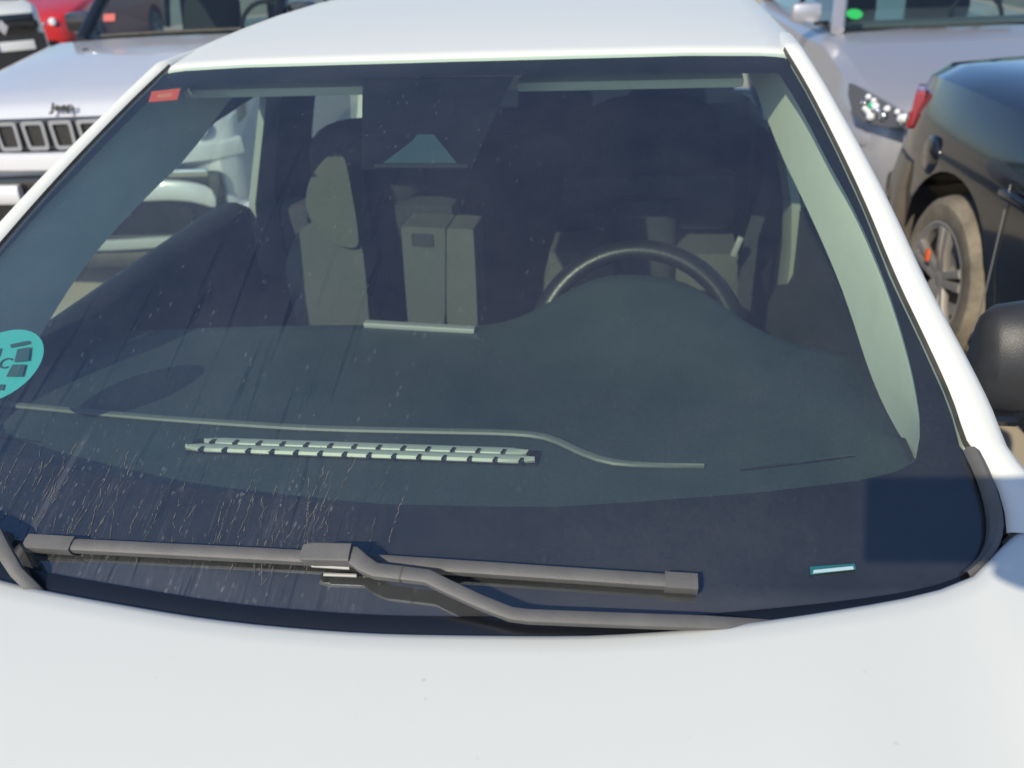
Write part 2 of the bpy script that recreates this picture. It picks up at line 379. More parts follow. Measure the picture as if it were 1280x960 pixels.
def section(y, w, zb, zt, sh=.08, crown=.015, tuck=.86):
    pts = [(0, zb), (w*tuck, zb), (w*.965, zb+.09), (w, lerp(zb, zt, .42)), (w*.99, lerp(zb, zt, .66)), (w*.965, zt-sh), (w*.90, zt-sh*.28), (w*.80, zt-sh*.02), (w*.42, zt+crown*.8), (0, zt+crown)]
    right = [Vector((x, y, z)) for x, z in pts]; left = [Vector((-x, y, z)) for x, z in pts[1:-1]][::-1]
    return right+left
def car_shell(root, P, paint, glass=CARG, inside=DARKIN):
    """body with arches, greenhouse of pillars, roof and panes, dashboard, seats, wheels; front at y=0 facing -y"""
    w = P['w']; L = P['L']; st = []
    for (y, ww, zb, zt, sh) in P['stations']: st.append(section(y, w*ww, zb, zt, sh))
    b = mk('body', loft_bm(st), paint, root, sharp=50)
    r = P.get('r', .32); cuts = []
    for yy in P['axles']:
        for s in (-1, 1): cuts.append(arch_cutter((s*(w-.06), yy, r), r+P.get('ar', .055), .34))
    cut(b, cuts)
    b.parent = root
    for yy in P['axles']:
        for s in (-1, 1): wheel(root, (s*(w-.115), yy, r), r, .21, s, P.get('tyre', TYREC), P.get('rim', ALLOY), P.get('spokes', 5), P.get('hub'))
    # greenhouse
    yc, zc, yw, zr, yr, yb, zd = P['yc'], P['zc'], P['yw'], P['zr'], P['yr'], P['yb'], P['zd']
    wb, wt = w*P.get('kb', .86), w*.64
    def base(s, y): return Vector((s*wb, y, lerp(zc, zd, (y-yc)/(yb-yc))+.005))
    for s in (-1, 1):
        A0, A1 = base(s, yc+.10), Vector((s*wt, yw, zr-.02)); D0, D1 = base(s, yb-.1), Vector((s*wt, yr, zr-.03))
        mk('pillar', tube_bm([A0, A0.lerp(A1, .5)+Vector((s*.012, 0, .012)), A1], .045, .035, n=8), P.get('pillar', paint), root)
        mk('pillar', tube_bm([D0, D0.lerp(D1, .5)+Vector((s*.012, 0, .012)), D1], .07, .05, n=8), P.get('pillar', paint), root)
        B0, B1 = base(s, lerp(yc, yb, .5)), Vector((s*(wt+.005), lerp(yw, yr, .38), zr-.02))
        mk('pillar', tube_bm([B0, B1], .04, .02, n=8), GLOSSB, root)
        mk('side_window', grid_bm([[A0.lerp(D0, i/6) for i in range(7)], [A0.lerp(D0, i/6).lerp(A1.lerp(D1, i/6), .5)+Vector((s*.012, 0, 0)) for i in range(7)], [A1.lerp(D1, i/6) for i in range(7)]]), glass, root)
    nn = 9
    def across(y, z, ww, bow, dz=0.0): return [Vector((ww*(2*i/(nn-1)-1), y+bow*((2*i/(nn-1)-1)**2), z+dz*(1-(2*i/(nn-1)-1)**2))) for i in range(nn)]
    rows = [across(lerp(yc, yw, t), lerp(zc+.01, zr-.01, t)+.03*t*(1-t), lerp(wb, wt, t), lerp(.10, .03, t), .015) for t in [i/6 for i in range(7)]]
    mk('windscreen', grid_bm(rows), glass, root)
    mk('roof', grid_bm([across(lerp(yw, yr, t), zr-.02+.03*math.sin(math.pi*min(1, t*.8+.1)), wt+.02, .02*(1-t), .03) for t in [i/8 for i in range(9)]], .03), paint, root)
    mk('rear_window', grid_bm([across(lerp(yr, yb, t), lerp(zr-.02, zd, t), lerp(wt, wb, t), -.03, .01) for t in [i/4 for i in range(5)]]), glass, root)
    # inside
    mk('dashboard', box_bm((0, yc+.42, zc-.03), (w*1.62, .5, .05), .02), inside, root)
    for s in (-1, 1):
        yy = lerp(yw, yr, .25)+.35
        st_ = mk('seat', box_bm((s*.36, yy, zc-.12), (.48, .14, .62), .05, Matrix.Rotation(-.25, 3, 'X')), inside, root)
        mk('headrest', box_bm((s*.36, yy+.1, zc+.28), (.26, .09, .18), .04), inside, st_)
    ring = [Vector((.36+.18*math.cos(a), yc+.78+.06*math.sin(a), zc-.02+.17*math.sin(a))) for a in [2*math.pi*k/24 for k in range(25)]]
    mk('steering_wheel', tube_bm(ring, .016, n=8), inside, root)
    for s in (-1, 1):
        m = mk('door_mirror', box_bm((s*(wb+P.get('km', .16)), yc+.36, zc+.10), (.20, .10, .13), .04), P.get('mirror', paint), root)
        mk('mirror_arm', box_bm((s*(wb+.05), yc+.36, zc+.03), (.10, .06, .03), .01), GLOSSB, m)
    return b

# ------------------------------------------------------------------ the white car in front
car = empty('white_car', 'white hatchback seen over its bonnet, dusty windscreen with black wipers and teal round sticker', 'car')

# windscreen outline traced on its own curved surface: (x, t) pairs, right half mirrored to the left
def xt(px, py): P = on_glass(px, py); return (P.x-X0, t_of(P))
RIGHT = [xt(*p) for p in [(1231, 703), (1247, 690), (1255, 668), (1254, 644), (1237, 591), (1205, 558), (1191, 505), (1154, 424), (1117, 347), (1081, 257), (1045, 180), (1010, 112), (990, 78)]]
BOT = [xt(*p) for p in [(434, 791), (551, 792.5), (700, 790.5), (800, 784), (901, 777), (1062, 754), (1160, 737), (1212, 719)]]
BOT = [(0.0, -.012)]+BOT[1:]
TOPR = [(0.0, 1.0), (.2, .9985), (.40, .995), (.53, .985), (.565, .975)]
half = BOT+RIGHT                                     # bottom centre -> right -> top corner
# sample windscreen as rows of t, half width given by the right edge
edge_t = [(t, x) for x, t in RIGHT if True]; edge_t.sort()
bot_x = sorted([(x, t) for x, t in BOT+RIGHT[:3]])
def half_w(t): return interp(edge_t, t)
def bot_t(x): return interp(bot_x, abs(x))
def top_t(x): return interp(TOPR, abs(x))
WIDE = max(x for x, t in RIGHT)
def edge_curve(side, n=40):                          # right/left glass edge from the base corner to the top corner
    pts = rounded([Vector((x, t, 0)) for x, t in RIGHT[2:]]+[Vector((.558, .993, 0))], 2)
    pts = resample(pts, n); return [(side*p.x, p.y) for p in pts]
full = rounded([Vector((x, t, 0)) for x, t in BOT]+[Vector((x, t, 0)) for x, t in RIGHT[:]]+[Vector((x, t, 0)) for x, t in TOPR[::-1]], 1)
OUT = [(p.x, p.y) for p in full]; OUT = OUT+[(-x, t) for x, t in OUT[1:-1]][::-1]
def clip_rows(nu=44, nv=30, off=0.0, inset=0.0):
    rows = []
    for j in range(nv+1):
        s = j/nv; r = []
        for i in range(nu+1):
            q = 2*i/nu-1
            # blend so that corners stay inside the outline
            tt = lerp(.0, 1, s); wdt = half_w(max(.09, min(.975, tt)))-inset
            x = q*wdt; t = lerp(bot_t(x), top_t(x), s)
            wdt = half_w(max(.09, min(.975, t)))-inset; x = q*wdt; t = lerp(bot_t(x), top_t(x), s)
            r.append((x, t))
        rows.append(r)
    return rows
xtrows = clip_rows()
bm = bmesh.new(); uvl = bm.loops.layers.uv.new('UVMap'); vs = [[bm.verts.new(G(x+X0, t)) for x, t in r] for r in xtrows]
for j in range(len(vs)-1):
    for i in range(len(vs[0])-1):
        f = bm.faces.new((vs[j][i], vs[j][i+1], vs[j+1][i+1], vs[j+1][i]))
        for l, (a, b) in zip(f.loops, ((j, i), (j, i+1), (j+1, i+1), (j+1, i))): l[uvl].uv = xtrows[a][b]
windscreen = mk('windscreen', bm, WIND, car)

# ceramic black band under the glass
INR = [xt(*p) for p in [(1146, 573), (1152, 546), (1152, 513), (1138, 440), (1107, 343), (1065, 249), (1037, 201), (1000, 128), (974, 88)]]
INB = [xt(*p) for p in [(356, 622.6), (450, 628), (700, 630), (800, 623.5), (950, 612), (1077, 597), (1120, 587), (1146, 573)]]
inr = sorted((p.y, p.x) for p in rounded([Vector((a, b, 0)) for a, b in INR], 2))
tmid = xt(640, 89.5)[1]
inb = [(0.0, INB[1][1])]+sorted((x, t) for x, t in INB[2:])
bandoff = -.006
bm = bmesh.new()
def gp(x, t, off=bandoff): return G(x+X0, t, off)
N = 60
xs = [(2*i/N-1) for i in range(N+1)]
low = [[(q*lerp(half_w(.09), INR[0][0], s), 0) for q in xs] for s in (0, 1)]
def in_bot(x): return interp(inb, abs(x))
rows = []
for s in (0, .33, .66, 1):
    r = []
    for q in xs:
        xo, xi = q*.735, q*INR[0][0]; r.append(gp(lerp(xo, xi, s), lerp(bot_t(xo)+.004, in_bot(xi), s)))
    rows.append(r)
add_grid(bm, rows)
tb, tt_ = INR[0][1], INR[-1][1]
for sd in (-1, 1):
    rows = []
    for k in range(25):
        f = k/24; ti = lerp(tb, tt_, f); to = lerp(max(.09, bot_t(.735)), .985, f)
        rows.append([gp(sd*lerp(interp(edge_t, min(.975, to))-.002, interp(inr, ti), s), lerp(to, ti, s)) for s in (0, .5, 1)])
    add_grid(bm, rows)
xi_top = INR[-1][0]
rows = []
for s in (0, 1):
    rows.append([gp(q*lerp(.562, xi_top, s), lerp(top_t(q*.56)-.002, lerp(tmid, tt_, q*q), s)) for q in xs])
add_grid(bm, rows)
sens = [xt(*p) for p in [(452, 92), (450, 207), (588, 206), (642, 90)]]
add_grid(bm, [[gp(lerp(sens[0][0], sens[1][0], s)+(lerp(sens[3][0], sens[2][0], s)-lerp(sens[0][0], sens[1][0], s))*q, lerp(lerp(sens[0][1], sens[1][1], s), lerp(sens[3][1], sens[2][1], s), q), bandoff-.002) for q in [i/8 for i in range(9)]] for s in [i/8 for i in range(9)]])
mk('black_border', bm, FRIT, windscreen)

def glass_patch(name, pts, off, matl, parent, th=.0012):
    P = [on_glass(px, py, off) for px, py in pts]
    n = Vector((0, -.42, .9)).normalized()
    return mk(name, prism_bm([p+n*th for p in P], -n*th), matl, parent)
glass_patch('sensor_cover', [(480, 205), (516, 178), (522, 170), (543, 170), (549, 178), (571, 205)], -.0065, mat('pale_blue_plastic', (.04, .075, .095), .5), windscreen, .003)
glass_patch('sensor_shelf', [(468, 210), (468, 206), (585, 206), (585, 210)], -.0065, DARKIN, windscreen)
# dried runs of dirty water and grit on the outside, above the wiper
rng_ = random.Random(11)
bm = bmesh.new()
def ribbon(pts, wd):
    L_ = [bm.verts.new(G(x+X0-w_/2, t, .0007)) for (x, t), w_ in zip(pts, wd)]; R_ = [bm.verts.new(G(x+X0+w_/2, t, .0007)) for (x, t), w_ in zip(pts, wd)]
    for i in range(len(pts)-1): bm.faces.new((L_[i], R_[i], R_[i+1], L_[i+1]))
for k in range(80):
    x = -.60+.60*rng_.random()**1.15 if k < 68 else rng_.uniform(-.1, .12)
    t = .155*rng_.random()**.6+.045; end = max(.058, t-rng_.uniform(.03, .13)); drift = rng_.uniform(-.03, .03)
    while t > end:
        n_ = rng_.randint(4, 11); pts = []; wd = []; w0 = rng_.uniform(.0004, .0010)
        for i in range(n_):
            pts.append((x, t)); wd.append(w0*rng_.uniform(.5, 1.5)); t -= .0022; x += rng_.gauss(drift*.002*12, .0007)
        wd[0] = wd[-1] = .0002
        ribbon(pts, wd)
        if rng_.random() < .45:
            a_ = rng_.uniform(.0008, .0022); ribbon([(x+a_*rng_.uniform(-1, 1), t+a_*.9), (x, t), (x+a_*rng_.uniform(-1, 1), t-a_*.9)], [a_*.5, a_, a_*.3])
        t -= rng_.uniform(.0, .010)
for k in range(150):
    x, t = rng_.uniform(-.60, .08), .055+.2*rng_.random()**1.5; a_ = rng_.uniform(.0005, .0016)
    ribbon([(x-a_, t+a_*.6), (x, t), (x+a_*rng_.uniform(-.5, 1), t-a_*.7)], [a_*.4, a_, a_*.4])
dd = mk('dried_drips', bm, mat('dried_dirt', (.105, .105, .108), .9, noise=.4, nscale=90), windscreen, recalc=False); dd['kind'] = 'stuff'
# stickers on the inside of the glass
ctr = on_glass(-2, 457, -.003)
nrm = Vector((0, -.42, .9)).normalized(); ax = Vector((1, 0, 0)); ay = Vector((0, .9, .42)).normalized()
def disc(c, rx, ry, n=40): return [c+ax*(rx*math.cos(2*math.pi*k/n))+ay*(ry*math.sin(2*math.pi*k/n)) for k in range(n)]
a0 = on_glass(50, 452, -.003); rr = abs(a0.x-ctr.x)
stk = mk('round_sticker', prism_bm(disc(ctr, rr, rr*1.03), nrm*.0008), TEAL, windscreen)
def on_sticker(px, py): return on_glass(px, py, -.0018)
bm = bmesh.new()
for q in ([(13, 431), (36, 426), (37, 430), (14, 435)], [(22, 437), (38, 434), (36, 451), (18, 453)], [(16, 456), (32, 456), (28, 471), (8, 471)], [(-8, 481), (6, 481), (4, 488), (-10, 488)], [(-6, 436), (3, 436), (0, 446), (-8, 446)]):
    P = [on_sticker(*p) for p in q]; add_prism(bm, [p+nrm*.0004 for p in P], nrm*.0004)
mk('sticker_print', bm, TEALD, stk)
cp = on_sticker(6, 455)+nrm*.0006
text_mesh('sticker_letter', 'C', .026, .0003, TEALD, stk, Matrix.Translation(cp) @ Matrix((ax, ay, nrm)).transposed().to_4x4())
glass_patch('red_sticker', [(186, 128), (190, 115), (226, 111), (222, 125)], -.003, STRED, windscreen)
glass_patch('red_sticker_print', [(196, 123), (198, 118), (216, 116), (214, 121)], -.0022, STYEL, windscreen, .0004)
vin = glass_patch('tag_window', [(1012, 709), (1068, 705), (1070, 712), (1013, 719)], .002, mat('teal_tag', (.02, .13, .15), .3), windscreen)
glass_patch('tag_plate', [(1016, 717), (1017, 713), (1066, 708), (1067, 712)], .004, mat('tag_metal', (.45, .62, .65), .35, metal=.2), vin, .001)

def roof_crown(y): return .060*(1-math.exp(-max(0, y)/.36))-.028*smooth(.9, 1.9, y)
# A pillars, outside: swept along the glass edge
for sd in (-1, 1):
    ed = edge_curve(sd, 40); rows = []
    for k in range(46):
        x, t = ed[min(k, 39)]; ex = max(0, k-39)*.022
        f = min(1, k/39); P = G(x+X0, t)+Vector((0, ex, roof_crown(ex)-.10*ex)); wd = interp([(0, .060), (.12, .054), (.4, .047), (.8, .040), (1, .040)], f)
        o = Vector((sd*.97, -.1, .0)); n = Vector((0, -.42, .9)).normalized()
        lift = lerp(.0, 1, smooth(0, .1, f))
        prof = [(.000, -.014), (.001, .002), (.005, .006), (.35*wd, .008), (.62*wd, .006), (.82*wd, -.001), (.95*wd, -.014), (wd, -.035), (wd+.004, -.075), (wd-.02, -.09)]
        r = [P+o*a+n*b for a, b in prof]; rows.append(r)
    mk('windscreen_pillar', grid_bm(rows), WHITE, car)
    rows = []
    for k, (x, t) in enumerate(ed):
        P = G(x+X0, t); rows.append([P+Vector((sd*-.0008, 0, -.004)), P+Vector((sd*.0012, -.0014, .003)), P+Vector((sd*.0022, -.0014, .002)), P+Vector((sd*.003, 0, -.006))])
    mk('glass_seal', grid_bm(rows), RUBBER, car)

# roof
rows = []

ys = [-.004, 0, .01, .03, .07, .14, .25, .4, .6, .9, 1.2, 1.5, 1.7, 1.82, 1.88]
NX = 28
for j, yy in enumerate(ys):
    r = []
    for i in range(NX+1):
        q = 2*i/NX-1; a = abs(q)
        wr = .618-.012*smooth(.2, 1.6, yy); x = math.copysign(wr*(1-(1-a)**1.25 if a > .0 else 0), q) if False else q*wr
        base = G(X0+max(-.575, min(.575, x)), top_t(max(-.56, min(.56, x))))
        zc = base.z+.004
        crown = roof_crown(yy)
        side = -.012*(a**3)*smooth(-.1, .4, yy)-.035*max(0, (a-.92)/.08)**2
        r.append(Vector((X0+x-.028*yy, base.y+.004+yy, zc+crown+side-.005*(1-min(1, max(0, yy)/.012))**2-(.010 if yy < 0 else 0))))
    rows.append(r)
mk('roof', grid_bm(rows, .004), WHITE, car, sharp=60)
rows = []
for yy in (.06, .4, .9, 1.5, 1.8):
    rows.append([Vector((X0+.55*q, yy, 1.478+.03*(1-q*q)*1.0-.02*(yy > 1.4))) for q in [i/6-1 for i in range(13)]])
mk('headliner', grid_bm(rows, .004), HEADL, car)
# sun visors
for x0, x1 in ((-.555, -.165), (.10, .50)):
    mk('sun_visor', box_bm(((x0+x1)/2+X0, .085, 1.469), (x1-x0, .15, .018), .007, Matrix.Rotation(rad(6), 3, 'X')), CREAM, car)

# bonnet
be = [on_glass(px, py, .016) for px, py in [(551, 792.5), (700, 790.5), (800, 786), (901, 778.5), (1062, 755), (1160, 737), (1212, 719), (1240, 700), (1256, 674)]]
hb = sorted((p.x-X0, p.y, p.z) for p in be)
hy = [(0, -.974)]+[(a, b) for a, b, c in hb if a > .25]; hz = [(0, 1.097)]+[(a, c) for a, b, c in hb if a > .25]
rows = []
hx = [-.86, -.85, -.83, -.80, -.77]+[-.75+1.5*i/44 for i in range(45)]+[.77, .80, .83, .85, .86]
_q = resample(rounded([Vector((a, b, c)) for (a, b), (_, c) in zip([(-.3, hy[1][1]+.004)]+hy, [(-.3, hz[1][1])]+hz)], 3), 120)
_hy = [(p.x, p.y) for p in _q]; _hz = [(p.x, p.z) for p in _q]
def hood_edge(x):
    a = abs(x); y = interp(_hy, a); z = interp(_hz, a)
    if a > hy[-1][0]: y += min(.036, (a-hy[-1][0])*1.6)
    return y, z
for d in [-.004, 0, .004, .012, .03, .06, .1, .16, .24, .34, .46, .6, .75, .88, .96, 1.0, 1.01]:
    r = []
    for x in hx:
        ey, ez = hood_edge(x); a = abs(x)
        dd = max(0, d); lip = -.016 if d < 0 else -.006*(1-min(1, d/.012))**2
        z = ez-.045*dd-.14*dd*dd-.055*smooth(.70, .86, a)**2-.25*max(0, dd-.93)
        z += .010*math.exp(-((a-.55)/.05)**2)*smooth(.05, .4, dd)
        y = ey-d if dd < .2 else lerp(ey-d, -.96-d*1.0, smooth(.2, .9, dd))
        r.append(Vector((X0+x, y, z+lip)))
    rows.append(r)
bonnet = mk('bonnet', grid_bm(rows, .0), WHITE, car, sharp=60)
# scuttle tray beneath the glass edge
rows = [[Vector((X0+x, hood_edge(x)[0]-dy, hood_edge(x)[1]-dz)) for x in [-.72+.04*i for i in range(37)]] for dy, dz in ((.05, .03), (.02, .05), (-.10, .055))]
mk('scuttle_panel', grid_bm(rows), RUBBER, car)

# black lip that closes the gap between glass and bonnet
rows = []
for i in range(61):
    x = -.72+1.44*i/60; ey, ez = hood_edge(x); wd = .026*(1-.55*smooth(.25, .7, x))
    t = t_of(Vector((x+X0, ey, 0))); P = G(x+X0, t, .004); Q = G(x+X0, t+wd/1.02, .004)
    rows.append([P-Vector((0, .03, .02)), P, P.lerp(Q, .5)+nrm*.002, Q, Q-nrm*.006])
mk('glass_lip', grid_bm(rows), mat('black_lip_plastic', (.006, .007, .010), .25, spec=.8), car)

# grey corner caps between glass, pillar and bonnet
for sd in (-1, 1):
    inn = [(1205, 560), (1224, 600), (1234, 640), (1234, 672), (1222, 697), (1200, 716)]
    out = [(1225, 566), (1239, 592), (1254.5, 640), (1256, 668), (1243, 697), (1212, 722)]
    A = [on_glass(*p, .006) for p in inn]; B = [on_glass(*p, .010) for p in out]
    A = resample(rounded(A, 2), 14); B = resample(rounded(B, 2), 14)
    rows = []
    for a, b in zip(A, B):
        rows.append([a-Vector((0, 0, .004)), a.lerp(b, .1)+nrm*.004, a.lerp(b, .5)+nrm*.008, a.lerp(b, .9)+nrm*.004, b-Vector((0, 0, .012))])
    if sd < 0: rows = [[Vector((2*X0-p.x, p.y, p.z)) for p in r] for r in rows]
    mk('corner_cap', grid_bm(rows), PLAST, car)

# sides: fender, doors, rear quarter as closed shells with wheel arches
def side_top(y): return interp([(-1.96, .80), (-1.6, .93), (-1.2, 1.01), (-.95, 1.085), (-.86, 1.138), (-.80, 1.152), (-.72, 1.160), (-.6, 1.128), (-.4, 1.085), (0, 1.08), (1, 1.09), (2.1, 1.11)], y)
for sd in (-1, 1):
    rings = []
    for y in (-1.97, -1.93, -1.8, -1.6, -1.4, -1.2, -1.05, -.95, -.86, -.78, -.7, -.62, -.55, -.4, 0, .4, .8, 1.2, 1.6, 1.9, 2.05, 2.12):
        zt = side_top(y); fr = 1-.22*smooth(-1.7, -2.0, y) if y < -1.7 else 1-.10*smooth(1.7, 2.15, y)
        inner = interp([(-2, .55), (-.9, .735), (-.6, .745), (-.4, .73), (-.1, .70), (2.1, .70)], y)
        o = [(inner-.01, .24), (.80, .22), (.85, .40), (.868, .62), (.866, .80), (.852, .93), (.835, zt-.075), (.806, zt-.032), (.772, zt-.006), (inner+.025, zt), (inner, zt-.03), (inner-.015, .6)]
        rings.append([Vector((X0+sd*max(.4, a*fr if a > .7 else a), y, c)) for a, c in o])
    sp = mk('side_panel', loft_bm(rings), WHITE, car, sharp=45)
    cut(sp, [arch_cutter((X0+sd*.80, yy, .31), .36, .5) for yy in (-1.18, 1.38)]); sp.parent = car
    for yy in (-1.18, 1.38): wheel(car, (X0+sd*.755, yy, .305), .305, .19, sd, TYREC, ALLOY, 5)
mk('floor_pan', box_bm((X0, .1, .33), (1.42, 3.8, .10), .02), DARKIN, car)
mk('front_bumper', loft_bm([[Vector((X0+q*.78, -1.96-.10*(1-q*q)+dy, z)) for dy, z in ((.08, .25), (0, .30), (-.03, .5), (-.02, .68), (.0, .80), (.08, .88), (.16, .8), (.16, .3))] for q in [i/8-1 for i in range(17)]]), WHITE, car)
mk('tailgate', loft_bm([[Vector((X0+q*.78, 2.08+.08*(1-q*q)+dy, z)) for dy, z in ((-.08, .28), (0, .30), (.03, .6), (.0, .9), (-.06, 1.12), (-.10, 1.12), (-.14, .6))] for q in [i/8-1 for i in range(17)]]), WHITE, car)
for sd in (-1, 1):
    # door belt trims inside, window frames, panes, centre and rear pillars
    mk('belt_trim', tube_bm([Vector((X0+sd*.728, y, z)) for y, z in ((-.50, 1.085), (-.3, 1.098), (.0, 1.103), (.3, 1.108), (.42, 1.106), (.50, 1.08))], [.03, .036, .040, .042, .042, .02], [.014, .018, .020, .022, .022, .01], n=10), DARKIN, car)
    mk('door_card', grid_bm([[Vector((X0+sd*(.69 if z > .9 else .65), y, z)) for z in (1.105, .95, .85, .5)] for y in (-.6, -.2, .3, .5)]), CHAR, car)
    up = [(-.50, 1.10), (-.28, 1.22), (.02, 1.335), (.25, 1.385), (.55, 1.415), (1.0, 1.42), (1.5, 1.39)]
    xs_ = [.715, .685, .648, .632, .622, .617, .62]
    fr = mk('window_frame', tube_bm([Vector((X0+sd*(x+.012), y, z)) for x, (y, z) in zip(xs_, up)], .022, .030, n=8), GLOSSB, car)
    rows = [[Vector((X0+sd*.735, y, 1.11)) for y, z in up], [Vector((X0+sd*(x+.010), y, z)) for x, (y, z) in zip(xs_, up)]]
    rows = [rows[0], [a.lerp(b, .5)+Vector((sd*.012, 0, 0)) for a, b in zip(*rows)], rows[1]]
    mk('side_window', grid_bm(rows), SIDEG, car)
    mk('roof_rail', grid_bm([[Vector((X0+sd*(x+.0), y, z+.0)), Vector((X0+sd*(x+.005), y, z+.02)), Vector((X0+sd*.59, y+.01, max(z+.03, 1.44)))] for x, (y, z) in list(zip(xs_, up))[2:]], .004), WHITE, car)
    mk('centre_pillar', grid_bm([[Vector((X0+sd*xa, y0, z)), Vector((X0+sd*(xa-.012), (y0+y1)/2, z)), Vector((X0+sd*xa, y1, z))] for xa, y0, y1, z in ((.70, .43, .58, .6), (.70, .43, .57, 1.0), (.69, .44, .555, 1.12), (.655, .47, .56, 1.27), (.62, .50, .585, 1.42))], .02), PILLAR, car)
    mk('rear_door_frame', grid_bm([[Vector((X0+sd*xa, y0, z)), Vector((X0+sd*(xa-.006), (y0+y1)/2, z)), Vector((X0+sd*xa, y1, z))] for xa, y0, y1, z in ((.705, .57, 1.5, .6), (.705, .56, 1.5, 1.08), (.70, .555, 1.25, 1.13), (.695, .55, .97, 1.155), (.682, .55, .86, 1.20), (.655, .56, .85, 1.29), (.622, .58, .86, 1.42))], .015), DARKIN, car)
    mk('rear_pillar', grid_bm([[Vector((X0+sd*xa, y0, z)), Vector((X0+sd*xa, y1, z))] for xa, y0, y1, z in ((.735, 1.45, 2.0, 1.12), (.69, 1.40, 1.92, 1.27), (.62, 1.35, 1.85, 1.46))], .03), WHITE, car)
    mk('pillar_trim', (lambda inn, outp: grid_bm([[a, a.lerp(b, .10)+Vector((0, -.010, .016)), a.lerp(b, .25)+Vector((0, -.017, .031)), a.lerp(b, .42)+Vector((0, -.020, .038)), a.lerp(b, .6)+Vector((0, -.018, .034)), a.lerp(b, .8)+Vector((0, -.010, .018)), b] for a, b in zip(inn, outp)], .004))(
        *(lambda I: ([Vector((X0+sd*(p.x-X0), p.y, p.z)) for p in I],
                     [G(X0+sd*(interp(inr, lerp(.985, .13, i/29)) + .03), lerp(1.0, .13, i/29), -.016) for i in range(30)]))(
            resample(rounded([atx(px, py, x+X0) for px, py, x in ((936, 94, .525), (945, 112, .536), (975, 191, .572), (1001, 244, .595), (1031, 309, .62), (1057, 372, .642), (1089, 473, .668), (1113, 525, .684), (1144, 574, .697))], 1), 30))), CREAM, car)

# door mirrors
for sd in (-1, 1):
    m = mk('door_mirror', loft_bm([[Vector((X0+sd*(.865+u*.23), -.25-.055*ss*math.sin(a)-.01, 1.073+.012*u+hh*math.cos(a)*(1-.12*math.sin(a)))) for a in [2*math.pi*k/20 for k in range(20)]]
        for u, ss, hh in ((0, .35, .055), (.03, .7, .078), (.10, 1, .090), (.3, 1.1, .096), (.6, 1.05, .093), (.85, .85, .080), (.97, .5, .058), (1, .2, .03))]), MIRRORP, car)
    mk('mirror_arm', tube_bm([Vector((X0+sd*.79, -.30, 1.03)), Vector((X0+sd*.87, -.27, .985)), Vector((X0+sd*.94, -.25, .975)), Vector((X0+sd*.97, -.25, 1.02))], [.035, .034, .036, .04], [.022, .02, .022, .03], n=10), GLOSSB, m)

# dashboard
def dash_z(x, y):
    u = x-X0
    bump = .066*math.exp(-abs((u-.335)/.192)**3.0)*smooth(-.42, .0, y)
    f = y-.11*u*u
    base = interp([(-1, 1.055), (-.92, 1.062), (-.84, 1.080), (-.74, 1.092), (-.60, 1.090), (-.45, 1.074), (-.28, 1.050), (-.10, 1.040), (.2, 1.035)], f)
    return base+bump
def on_dash(px, py):
    z = 1.06
    for _ in range(12): P = atz(px, py, z); z = .5*z+.5*dash_z(P.x, P.y)
    return P
def dash_far(x):
    u = x-X0
    return -.115-.10*(u/.74)**2+.145*math.exp(-abs((u-.335)/.20)**2.6)
rows = []
for j in range(26):
    s = j/25; r = []
    for i in range(61):
        x = X0-.74+1.48*i/60; y = lerp(-.905+.12*(x-X0)**2, dash_far(x), s)
        r.append(Vector((x, y, dash_z(x, y))))
    rows.append(r)
last = rows[-1]
rows.append([p+Vector((0, .012, -.008)) for p in last]); rows.append([p+Vector((0, .016, -.03)) for p in last]); rows.append([Vector((p.x, p.y-.03, .62)) for p in last])
dash = mk('dashboard', grid_bm(rows), DASH, car, sharp=60)
gl = [(-170, 497), (0, 507), (150, 522), (300, 533), (400, 539), (540, 542), (640, 544), (680, 548), (705, 558), (738, 574), (775, 584), (880, 586)]
gp3 = resample(rounded([on_dash(px, py) for px, py in gl], 2), 60)
mk('sunlit_dash_seam', tube_bm([Vector((p.x, p.y, dash_z(p.x, p.y)+.004)) for p in gp3], [.0065]*54+[.006, .005, .004, .003, .002, .001], .004, n=8), DASHL, dash)  # lighter strip paints the sunlight caught by the step in the dash
for line in ([(925, 588), (1000, 579), (1068, 570)], [(-40, 540), (0, 546), (50, 553)]):
    mk('demister_slot', tube_bm([Vector((p.x, p.y, dash_z(p.x, p.y)+.0006)) for p in resample([on_dash(a, b) for a, b in line], 8)], .003, .0012, n=6), GLOSSB, dash)
# centre demister grille: dark slot, two pale bars, fins
A, B = on_dash(236, 561), on_dash(674, 577)
def along(f, dy, dz=0.0): p = A.lerp(B, f); return Vector((p.x, p.y+dy, dash_z(p.x, p.y)+dz))
vent = mk('demister_grille', grid_bm([[along(f, dy, .0015) for f in [i/20 for i in range(21)]] for dy in (-.013, .024)]), GLOSSB, dash)
mk('grille_bar', tube_bm([along(f, .011, .006) for f in [.04+.93*i/20 for i in range(21)]], [.002]+[.0085]*19+[.002], .005, n=8), SLAT, vent)
mk('grille_bar', tube_bm([along(f, -.005, .006) for f in [.0+.99*i/20 for i in range(21)]], [.002]+[.0085]*19+[.002], .005, n=8), SLAT, vent)
for i in range(14):
    f = .06+.90*i/13
    mk('grille_fin', box_bm(along(f-.004, -.0135, .0085), (.004, .009, .006), 0, Matrix.Rotation(rad(-14), 3, 'Z')), GLOSSB, vent)
    mk('grille_fin', box_bm(along(f+.012, .004, .0100), (.004, .010, .005), 0, Matrix.Rotation(rad(-14), 3, 'Z')), GLOSSB, vent)
